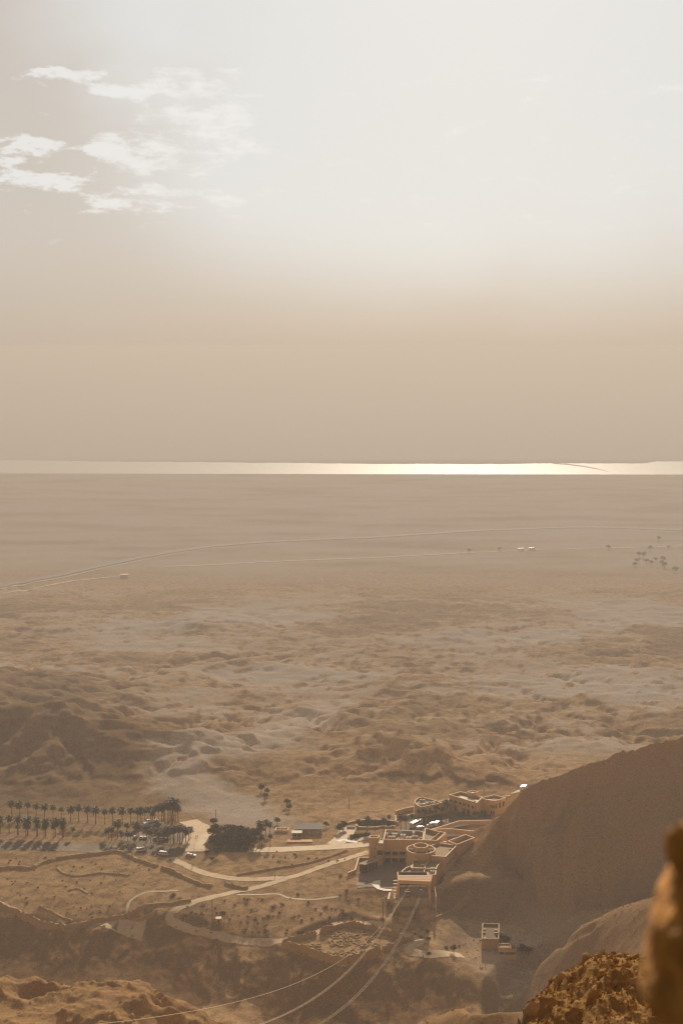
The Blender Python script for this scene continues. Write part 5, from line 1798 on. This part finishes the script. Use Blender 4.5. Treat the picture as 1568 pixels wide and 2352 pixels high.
def person_mesh(seed, stride):
    r = random.Random(seed)
    J = [(0, 0, 0.95), (0, 0, 1.25), (0, 0, 1.47), (0, 0.02, 1.56), (0, 0.02, 1.68),
         (0.19, 0, 1.42), (0.25, -0.06*stride, 1.15), (0.24, 0.06*stride, 0.9), (-0.19, 0, 1.42), (-0.25, 0.06*stride, 1.15), (-0.24, -0.04*stride, 0.9),
         (0.1, 0, 0.9), (0.11, 0.16*stride, 0.5), (0.11, 0.2*stride, 0.08), (0.11, 0.32*stride+0.05, 0.04), (-0.1, 0, 0.9), (-0.11, -0.1*stride, 0.5), (-0.11, -0.28*stride, 0.09), (-0.11, -0.16*stride, 0.04)]
    E = [(0, 1), (1, 2), (2, 3), (3, 4), (2, 5), (5, 6), (6, 7), (2, 8), (8, 9), (9, 10), (0, 11), (11, 12), (12, 13), (13, 14), (0, 15), (15, 16), (16, 17), (17, 18)]
    RR = [0.15, 0.15, 0.14, 0.06, 0.11, 0.07, 0.05, 0.04, 0.07, 0.05, 0.04, 0.1, 0.07, 0.05, 0.045, 0.1, 0.07, 0.05, 0.045]
    me = bpy.data.meshes.new('body')
    me.from_pydata(J, E, [])
    o = bpy.data.objects.new('body', me)
    COL.objects.link(o)
    md = o.modifiers.new('skin', 'SKIN')
    for v, q in zip(me.skin_vertices[0].data, RR):
        v.radius = (q, q)
    me.skin_vertices[0].data[0].use_root = True
    sb = o.modifiers.new('sub', 'SUBSURF'); sb.levels = 1
    dg = bpy.context.evaluated_depsgraph_get()
    m2 = bpy.data.meshes.new_from_object(o.evaluated_get(dg))
    bpy.data.objects.remove(o)
    m2.name = 'person'
    return m2


pm = [person_mesh(1, 1.0), person_mesh(2, -0.9), person_mesh(3, 0.2)]
for m_ in pm:
    m_.materials.clear()
    m_.materials.append(M['cloth_dark'])
ppl = [(R2, 231, 730, 'person in dark clothes, left of two walking down the dusty path', 0), (R2, 240, 729, 'person in dark clothes, right of two walking down the dusty path', 1), (R2, 266, 490, 'person in dark clothes, left of two on the winding road', 1),
       (R2, 277, 488, 'person in dark clothes, right of two on the winding road', 0), (R2, 912, 818, 'person in dark clothes alone near the track fork', 2), (R1, 1238, 592, 'person in dark clothes standing near the two vans', 2), (R1, 1255, 598, 'person in dark clothes walking towards the larger van', 0)]
for i, (c, a, b, lb, k) in enumerate(ppl):
    x, y, z = hit(*c(a, b))
    o = bpy.data.objects.new('person', pm[k]); COL.objects.link(o)
    o.location = (x, y, z+0.12); o.rotation_euler = (0, 0, 2.0+i)
    tag(o, lb, 'person', 'people on foot')

# ------------------------------------------------------------------ machinery and vents on the roofs
zh_r = zh-2.0

def unit(c, a, b, z, sx, sy, sz, label, rz=0.0, mat='white_metal', name='air_unit', cat='air conditioner', group='machinery on the hall roof', fan=True):
    q = at_z(*c(a, b), z+sz*0.5)
    root = empty(name, (q[0], q[1], z))
    tag(root, label, cat, group)
    add(root, 'case', box_mesh((q[0], q[1], 0), sx, sy, sz, rz, z+0.12), M[mat])
    add(root, 'foot', box_mesh((q[0], q[1], 0), sx*0.9, sy*0.3, 0.12, rz, z+0.0), M['dark'])
    if fan:
        add(root, 'fan', cyl_mesh((q[0], q[1]), min(sx, sy)*0.36, z+sz+0.123, z+sz+0.24, 12), M['grey_metal'])
    return root


unit(C1, 720, 345, zh_r, 3.6, 1.3, 1.3, 'long white duct unit at the rear left of the hall roof', fan=False, name='duct', cat='duct')
unit(C1, 810, 372, zh_r, 3.4, 1.4, 1.3, 'long white duct unit in the middle of the hall roof', fan=False, name='duct', cat='duct')
unit(C1, 755, 420, zh_r, 4.2, 1.2, 1.0, 'long white duct unit nearest the hall parapet', fan=False, name='duct', cat='duct')
unit(C1, 660, 375, zh_r, 1.4, 2.6, 1.5, 'upright white unit by the left parapet of the hall roof')
unit(C1, 890, 345, zh_r, 0.9, 1.8, 1.6, 'narrow white unit left of the long rear duct')
unit(C1, 920, 345, zh_r, 0.7, 1.8, 1.6, 'second narrow white unit left of the long rear duct')
unit(C1, 1030, 340, zh_r, 6.4, 1.6, 1.3, 'very long grey duct along the rear of the hall roof', mat='grey_metal', fan=False, name='duct', cat='duct')
unit(C1, 955, 400, zh_r, 2.8, 2.4, 1.5, 'ribbed white chiller in the middle of the hall roof')
unit(C1, 1060, 440, zh_r, 2.8, 2.2, 1.4, 'ribbed white chiller near the hall parapet')
unit(C1, 945, 455, zh_r, 1.6, 1.0, 0.9, 'small white box beside the ribbed chillers')
unit(C1, 1165, 430, zh_r, 3.6, 2.2, 1.8, 'large grey chiller at the right of the hall roof', mat='grey_metal')
unit(C1, 1145, 360, zh_r, 1.2, 2.6, 2.2, 'tall white unit behind the large grey chiller')
unit(C1, 1210, 345, zh_r, 2.2, 2.6, 0.4, 'open white frame at the rear right of the hall roof', name='roof_frame', cat='frame', fan=False)
unit(C1, 1275, 412, zh_r, 1.3, 0.5, 0.5, 'rear of two small pale vents by the roof divider', name='roof_vent', cat='roof vent', fan=False)
unit(C1, 1275, 435, zh_r, 1.3, 0.5, 0.5, 'front of two small pale vents by the roof divider', name='roof_vent', cat='roof vent', fan=False)
unit(C1, 1420, 348, zh_r, 4.0, 0.4, 0.4, 'rear white pipe on the angled roof right of the hall', 0.1, name='pipe', cat='pipe', fan=False)
unit(C1, 1360, 384, zh_r, 3.4, 0.4, 0.4, 'front white pipe crossing the roof divider', 0.0, name='pipe', cat='pipe', fan=False)
# solar collectors and vents on the lower roofs
for k, (a, b, w_) in enumerate(((1172, 390, 'left rear'), (1206, 390, 'right rear'), (1168, 432, 'left front'), (1200, 434, 'right front'))):
    q = at_z(*C3(a, b), z1+0.6)
    root = empty('water_tank', (q[0], q[1], z1-1.0)); tag(root, w_+' white water tank of four on the terrace roof', 'tank', 'water tanks on the terrace roof')
    L_ = 1.7
    vs, fs = cyl_mesh((0, 0), 0.45, -L_/2, L_/2, 10)
    add(root, 'tank', ([(q[0]+v[0], q[1]+v[2], z1+0.55+v[1]) for v in vs], fs), M['white_metal'])
    add(root, 'stand', box_mesh((q[0], q[1], 0), 0.7, 1.2, 1.25, 0, z1-1.0), M['dark'])
for (c, a, b, zz, sx, sy, lb) in ((C3, 955, 455, z1-1.0, 1.5, 0.7, 'left pale vent at the front of the terrace roof'), (C3, 1010, 457, z1-1.0, 2.2, 0.6, 'right pale vent at the front of the terrace roof'), (C3, 1048, 345, z1-0.5, 1.9, 0.9, 'pale vent in the middle of the terrace roof'),
                                  (C3, 1108, 275, z1-0.5, 1.9, 0.8, 'pale vent in the shade below the rotunda'), (C3, 1290, 43, z2-0.9, 1.9, 1.2, 'white hatch at the rear left of the upper roof'), (C3, 1360, 18, z2-0.9, 2.4, 1.2, 'white hatch at the rear edge of the upper roof'),
                                  (C3, 1466, 38, z2-0.9, 1.6, 1.0, 'white hatch at the rear right of the upper roof'), (C3, 1443, 112, z2-0.9, 1.2, 0.8, 'small white vent by the right parapet of the upper roof')):
    unit(c, a, b, zz, sx, sy, 0.55, lb, name='roof_vent', cat='roof vent', group='vents on the lower roofs', fan=False, mat='coping')
# plant on the half-round roof
zz = 174.6-1.1
for (a, b, sx, sy, rz, lb) in ((150, 235, 5.0, 1.2, 0.25, 'near long white duct on the half-round roof'), (200, 222, 4.2, 1.2, 0.5, 'middle white duct on the half-round roof'), (230, 205, 3.8, 1.4, -0.4, 'slanting dark unit on the half-round roof'),
                               (285, 210, 3.5, 1.6, 0.1, 'white unit at the right of the half-round roof'), (160, 180, 3.0, 1.4, -0.3, 'white unit at the rear of the half-round roof'), (110, 235, 3.0, 1.0, 0.2, 'white unit at the left of the half-round roof')):
    unit(C2, a, b, zz, sx, sy, 1.1, lb, rz, mat='dark' if 'dark' in lb else 'white_metal', group='machinery on the half-round roof')
unit(C2, 780, 192, 177.4-0.95, 1.6, 1.2, 0.8, 'small white unit on the pale guest house roof', group='machinery on the guest house roof')
unit(C2, 825, 195, 177.4-0.95, 1.4, 1.2, 0.9, 'small dark unit on the pale guest house roof', mat='dark', group='machinery on the guest house roof')
b_ = hit(*C3(1352, 420))
o = mesh_obj('boulder', *join(box_mesh((b_[0], b_[1], b_[2]-0.4), 3.4, 2.2, 1.5, 0.2), box_mesh((b_[0]+0.5, b_[1]+0.2, b_[2]+0.9), 2.2, 1.5, 0.7, 0.5)), M['plaster'])
tag(o, 'pale blocky boulder at the foot of the hill beside the right wall', 'boulder')
for k in range(9):
    a = (630+(k % 3)*55, 318+(k//3)*32)
    q = at_z(*C2(*a), HOT)
    root = empty('cafe_table', (q[0], q[1], HOT)); tag(root, 'dark table, '+('left', 'middle', 'right')[k % 3]+' of the '+('rear', 'middle', 'front')[k//3]+' row before the guest house', 'table', 'tables before the guest house')
    add(root, 'top', box_mesh((q[0], q[1], 0), 1.7, 1.1, 0.08, 0, HOT+0.72), M['dark'])
    add(root, 'leg', box_mesh((q[0], q[1], 0), 0.3, 0.3, 0.72, 0, HOT), M['dark'])

# loose rocks lying on the hill, the scarps and the ravine sides
rs = np.random.default_rng(12)
DV, DF = [], []
n_ = 0
while n_ < 5200:
    u = rs.uniform(-0.26, 0.26); y = rs.uniform(425, 790); x = u*y
    if rs.random() < 0.45:
        x = rs.uniform(60, 190); y = rs.uniform(600, 785)
    fx, fy = _ij(x, y)
    sl_ = float(bil(SLOPE, fx, fy))
    if sl_ < 0.22 and rs.random() > 0.06:
        continue
    z = float(gz(x, y)); s_ = 0.18+0.55*rs.random()**4
    b0_ = len(DV)
    for q in ((1, 0, 0), (-1, 0, 0), (0, 1, 0), (0, -1, 0), (0, 0, 1), (0, 0, -0.6)):
        DV.append((x+s_*(q[0]*rs.uniform(0.6, 1.4)+rs.uniform(-0.3, 0.3)), y+s_*(q[1]*rs.uniform(0.6, 1.4)+rs.uniform(-0.3, 0.3)), z+s_*(q[2]*rs.uniform(0.6, 1.2)+0.1)))
    for (a, b, c_) in ((0, 2, 4), (2, 1, 4), (1, 3, 4), (3, 0, 4), (2, 0, 5), (1, 2, 5), (3, 1, 5), (0, 3, 5)):
        DF.append((b0_+a, b0_+b, b0_+c_))
    n_ += 1
o = mesh_obj('rock_debris', DV, DF, M['rubble'])
tag(o, 'loose rocks scattered over the hill and ravine slopes', kind='stuff')
# ------------------------------------------------------------------ cable car: cabin and ropes
xm = (xl+xr)/2
cab = empty('cable_cabin', (xm-3.6, yF+4.2, 173.2))
tag(cab, 'small cable car cabin waiting inside the open dock', 'cable car')
cx0, cy0 = xm-3.6, yF+4.2
add(cab, 'body', box_mesh((cx0, cy0, 0), 2.6, 3.6, 1.1, 0, 173.3), M['concrete'])
add(cab, 'window_band', box_mesh((cx0, cy0, 0), 2.5, 3.5, 1.0, 0, 174.402), M['dark_glass'])
add(cab, 'roof', box_mesh((cx0, cy0, 0), 2.6, 3.6, 0.25, 0, 175.404), M['plaster'])
add(cab, 'hanger', box_mesh((cx0, cy0, 0), 0.25, 0.5, 2.2, 0, 175.656), M['dark'])


def rope(pts_px, x0, y0, z0, head, label, r=0.036, off=0.0):
    """a hanging rope in the upright plane through (x0, y0) with plan direction head (dx per metre towards the camera); heights read from the photograph and smoothed to a parabola"""
    Ys, Zs = [], []
    for (px, py) in pts_px:
        a, d, e = ray(px, py)
        k = a/d                       # x = k*y on the sight line
        # x0 + head*(y0-y) = k*y
        y = (x0+head*y0)/(k+head)
        Ys.append(y); Zs.append(CAMZ+e/d*y)
    s = y0-np.array(Ys)
    A = np.stack([s, s*s], -1)
    co, *_ = np.linalg.lstsq(A, np.array(Zs)-z0, rcond=None)
    P = []
    for q in np.linspace(0, y0-70, 120):
        P.append((x0+head*q+off, y0-q, z0+co[0]*q+co[1]*q*q))
    vs, fs = tube_mesh(P, r, 5)
    o = mesh_obj('steel_rope', vs, fs, M['cable'], smooth=True)
    tag(o, label, 'cable', 'ropes of the cable car')
    return co


lp = [R4(515, 135), R4(430, 290), R4(330, 470), R4(200, 640), R4(80, 770), R8(1300, 525), R8(1080, 655), R8(900, 742), R8(820, 784)]
rp = [R4(662, 140), R4(590, 290), R4(510, 490), R4(430, 620), R4(330, 750), R4(240, 880), R8(1568, 560), R8(1400, 690), R8(1300, 784)]
tp_ = [C3(885, 600), C3(740, 830), C5(1080, 170), C5(850, 340), C5(480, 588), R8(1440, 270), R8(1000, 480), R8(600, 600), R8(300, 665), R8(0, 725)]
ys = yF+1.6
p0 = at_y(*lp[0], ys); p1 = at_y(*rp[0], ys); p2 = at_y(*tp_[0], ys)

for k, w_ in ((-0.42, 'left'), (0.42, 'right')):
    rope(lp, p0[0], ys, p0[2], -0.155, w_+' steel rope of the left cable car track', off=k)
    rope(rp, p1[0], ys, p1[2], -0.155, w_+' steel rope of the right cable car track', off=k)
rope(lp, p0[0], ys, p0[2]-0.7, -0.155, 'hauling rope hanging just below the left track', 0.02, off=0.1)
rope(tp_, p2[0], ys, p2[2], -0.125, 'thin single rope sagging away to the left', 0.035)

# ------------------------------------------------------------------ rocks close to the camera

def stone_material():
    m, t = new_mat('ochre_stone')
    tc = t.n('ShaderNodeTexCoord').outputs['Object']
    oi = t.n('ShaderNodeObjectInfo').outputs['Random']
    a = t.noise(tc, 6.0, 6, 0.65)
    b = t.noise(tc, 30.0, 4, 0.6)
    c = t.mix(a, (0.30, 0.155, 0.05), (0.52, 0.31, 0.135))
    c = t.mix(t.ss(oi, 0.6, 1.0, 0.0, 0.6), c, (0.58, 0.42, 0.25))
    k = t.ss(b, 0.3, 0.7, 0.8, 1.15)
    c = t.mix(1.0, c, t.n('ShaderNodeCombineXYZ', {0: k, 1: k, 2: k}).outputs[0], 'MULTIPLY')
    p = t.n('ShaderNodeBsdfDiffuse', {'Color': c, 'Roughness': 0.5, 'Normal': bump(t, t.m('ADD', a, b), 0.5, 0.03)})
    t.n('ShaderNodeOutputMaterial', {'Surface': p.outputs[0]})
    return m


def earth_material():
    m, t = new_mat('ochre_earth')
    tc = t.n('ShaderNodeTexCoord').outputs['Object']
    a = t.noise(tc, 1.6, 6, 0.65)
    b = t.noise(tc, 14.0, 5, 0.65)
    c = t.mix(a, (0.27, 0.14, 0.048), (0.46, 0.27, 0.11))
    c = t.mix(t.ss(b, 0.45, 0.7, 0.0, 0.7), c, (0.45, 0.30, 0.155))
    p = t.n('ShaderNodeBsdfDiffuse', {'Color': c, 'Roughness': 0.5, 'Normal': bump(t, t.m('ADD', a, t.m('MULTIPLY', b, 0.6)), 0.7, 0.12)})
    t.n('ShaderNodeOutputMaterial', {'Surface': p.outputs[0]})
    return m


STN, EAR = stone_material(), earth_material()
# far edge of the ledge as seen, read from the photograph
edge = [R7(a, b) for a, b in ((440, 1045), (452, 1028), (505, 1000), (560, 940), (600, 905), (645, 850), (700, 815), (775, 775), (850, 735), (905, 697), (975, 680), (1050, 680), (1110, 692), (1180, 690), (1255, 712), (1360, 708), (1500, 700), (1700, 690), (1900, 690))]
ex, ey = [p[0] for p in edge], [p[1] for p in edge]
NS, NT_ = 130, 90
V = np.zeros((NS, NT_, 3))
for i in range(NS):
    px = 1206+(1740-1206)*i/(NS-1)
    top = float(np.interp(px, ex, ey))
    for j in range(NT_):
        f = j/(NT_-1)
        py = top+(2560-top)*f**1.2
        dtop = 22.0-2.5*(px-1206)/534
        V[i, j] = at_y(px, py, dtop-11.5*f)
nx_ = fbm(V[:, :, 0], V[:, :, 1], 2.2, 5, 0.55, 501)*0.5+fbm(V[:, :, 0], V[:, :, 1], 0.5, 4, 0.6, 502)*0.13
fall = sstep(np.arange(NT_)[None, :]/(NT_-1)*np.ones((NS, 1)), 0.0, 0.10)
V[:, :, 2] += nx_*fall
LED = V.copy()
verts, faces = [], []
# extra rim: the ledge falls away behind its far and left edges
full = np.zeros((NS+3, NT_+3, 3))
full[3:, 3:] = V
for q, (dx, dy, dz) in enumerate(((-1.2, 2.0, -26.0), (-0.25, 0.7, -3.0), (-0.06, 0.12, -0.35))):
    full[q, 3:] = V[0]+np.array((dx, dy*0.2, dz))
    full[3:, q] = V[:, 0]+np.array((dx*0.1, dy, dz))
    for w_ in range(3):
        full[q, w_] = V[0, 0]+np.array((dx, dy, dz))
n0, n1 = full.shape[:2]
jig = np.random.default_rng(4).normal(0, 0.02, full.shape)
full[1:3, :] += jig[1:3, :]
full[:, 1:3] += jig[:, 1:3]
verts = full.reshape(-1, 3)
for i in range(n0-1):
    for j in range(n1-1):
        a = i*n1+j
        faces.append((a, a+1, a+n1+1, a+n1))
led = mesh_obj('cliff_ledge', verts, faces, EAR, smooth=False)
tag(led, 'sunlit ochre ledge heaped with broken stones at the bottom right corner', 'rock ledge')


def stone_mesh(seed, sub=2):
    r = random.Random(seed)
    bm = bmesh.new()
    bmesh.ops.create_icosphere(bm, subdivisions=sub, radius=1.0)
    pl = [(Vector((r.gauss(0, 1), r.gauss(0, 1), r.gauss(0, 1))).normalized(), r.uniform(0.45, 0.85)) for _ in range(9)]
    for v in bm.verts:
        for n, d in pl:
            k = v.co.dot(n)
            if k > d:
                v.co -= n*(k-d)
        v.co *= r.uniform(0.95, 1.05)
        v.co.z *= 0.75
    me = bpy.data.meshes.new('stone')
    bm.to_mesh(me); bm.free()
    me.materials.append(STN)
    return me


SM = [stone_mesh(k, 1) for k in range(6)]+[stone_mesh(k+10, 2) for k in range(5)]


def led_pt(u, v):
    i = min(max(u, 0), 0.999)*(NS-1); j = min(max(v, 0), 0.999)*(NT_-1)
    i0, j0 = int(i), int(j)
    fi, fj = i-i0, j-j0
    return Vector((LED[i0, j0]*(1-fi)+LED[i0+1, j0]*fi)*(1-fj)+Vector((LED[i0, j0+1]*(1-fi)+LED[i0+1, j0+1]*fi))*fj)


r = random.Random(77)
count = 0
for k in range(284):
    u = r.random()**1.1*0.85; v = r.random()**1.5*0.72
    p = led_pt(u, v)
    big = r.random()
    s = 0.03+0.075*big**2.5+(0.05 if big > 0.96 else 0)
    o = bpy.data.objects.new('stone', r.choice(SM[6:] if s > 0.05 else SM))
    COL.objects.link(o)
    o.parent = led
    o.location = p+Vector((0, 0, s*0.25))
    o.rotation_euler = (r.uniform(0, 6), r.uniform(0, 6), r.uniform(0, 6))
    o.scale = (s*r.uniform(0.8, 1.4), s*r.uniform(0.8, 1.2), s*r.uniform(0.7, 1.1))
for k in range(16):
    u = r.random()*0.75; v = 0.03+r.random()*0.6
    p = led_pt(u, v)
    s = r.uniform(0.10, 0.22)
    o = bpy.data.objects.new('stone', r.choice(SM[6:])); COL.objects.link(o)
    o.parent = led
    o.location = p+Vector((0, 0, -s*0.15))
    o.rotation_euler = (r.uniform(0, 6), r.uniform(0, 6), r.uniform(0, 6))
    o.scale = (s*r.uniform(0.9, 1.5), s*r.uniform(0.8, 1.2), s*r.uniform(0.5, 0.8))
PV, PF = [], []
for k in range(5200):
    u = r.random()*0.95; v = r.random()**1.35*0.8
    p = led_pt(u, v)
    s = 0.007+0.022*r.random()**2
    q = []
    for n_ in ((1, 0, 0), (-1, 0, 0), (0, 1, 0), (0, -1, 0), (0, 0, 1), (0, 0, -1)):
        q.append(p+Vector(n_)*(s*r.uniform(0.6, 1.4))+Vector((r.uniform(-s, s)*0.5, r.uniform(-s, s)*0.5, s*0.3+r.uniform(-s, s)*0.5)))
    b0_ = len(PV)
    PV += [tuple(x) for x in q]
    for (a, b, c_) in ((0, 2, 4), (2, 1, 4), (1, 3, 4), (3, 0, 4), (2, 0, 5), (1, 2, 5), (3, 1, 5), (0, 3, 5)):
        PF.append((b0_+a, b0_+b, b0_+c_))
o = mesh_obj('pebbles', PV, PF, STN, led)
o['kind'] = 'stuff'

# blurred rock right beside the camera, at the right edge
prof = [(1556, 1893), (1534, 1912), (1526, 1937), (1529, 1965), (1541, 1992), (1552, 2012), (1547, 2024), (1549, 2050), (1545, 2078), (1530, 2096), (1515, 2116), (1506, 2138), (1502, 2160), (1502, 2195), (1499, 2228), (1490, 2252),
        (1484, 2272), (1477, 2296), (1487, 2316), (1510, 2321), (1533, 2323), (1537, 2352), (1541, 2420), (1530, 2560), (1525, 2800)]
NA = 40
PD = 1.75
V, F = [], []
rows_ = []
for i in range(len(prof)-1):
    (a, b), (c_, d_) = prof[i], prof[i+1]
    for q in range(3):
        rows_.append((a+(c_-a)*q/3, b+(d_-b)*q/3))
rows_.append(prof[-1])
rp_ = random.Random(9)
for i, (px, py) in enumerate(rows_):
    p = at_y(px, py, PD)
    hw_ = 0.24+0.02*math.sin(i*0.4)
    for k in range(NA):
        t_ = 2*math.pi*k/NA
        x = p[0]+hw_*(1-math.cos(t_))*(1.0)
        y = PD+min(0.30, 0.02+0.012*i)*math.sin(t_)
        n_ = float(fbm(np.array([t_*1.2]), np.array([p[2]*7.0]), 1.0, 5, 0.6, 601)[0])*0.012*(0.25+0.75*abs(math.sin(t_/2)))
        V.append((x-n_*math.cos(t_), y+n_*math.sin(t_)*1.5, p[2]))
for i in range(len(rows_)-1):
    for k in range(NA):
        a, b = i*NA+k, i*NA+(k+1) % NA
        F.append((a, a+NA, b+NA, b))
V.append(tuple(np.mean(V[:NA], axis=0)+np.array((0, 0, 0.002))))
for k in range(NA):
    F.append((len(V)-1, k, (k+1) % NA))
zb_ = V[(len(rows_)-1)*NA][2]
base_i = len(V)
for k in range(NA):
    t_ = 2*math.pi*k/NA
    q = V[(len(rows_)-1)*NA+k]
    V.append((q[0]+0.3*(-math.cos(t_)), q[1]+0.4*math.sin(t_), 452.0))
for k in range(NA):
    a, b = (len(rows_)-1)*NA+k, (len(rows_)-1)*NA+(k+1) % NA
    F.append((a, base_i+k, base_i+(k+1) % NA, b))
o = mesh_obj('rock_pillar', V, F, simple('orange_rock', (0.46, 0.205, 0.04), 0.95, 0.5, 3.0, 0.4, wear=(0.58, 0.31, 0.10)), smooth=True)
tag(o, 'orange-brown knobbly rock out of focus at the right edge', 'rock')
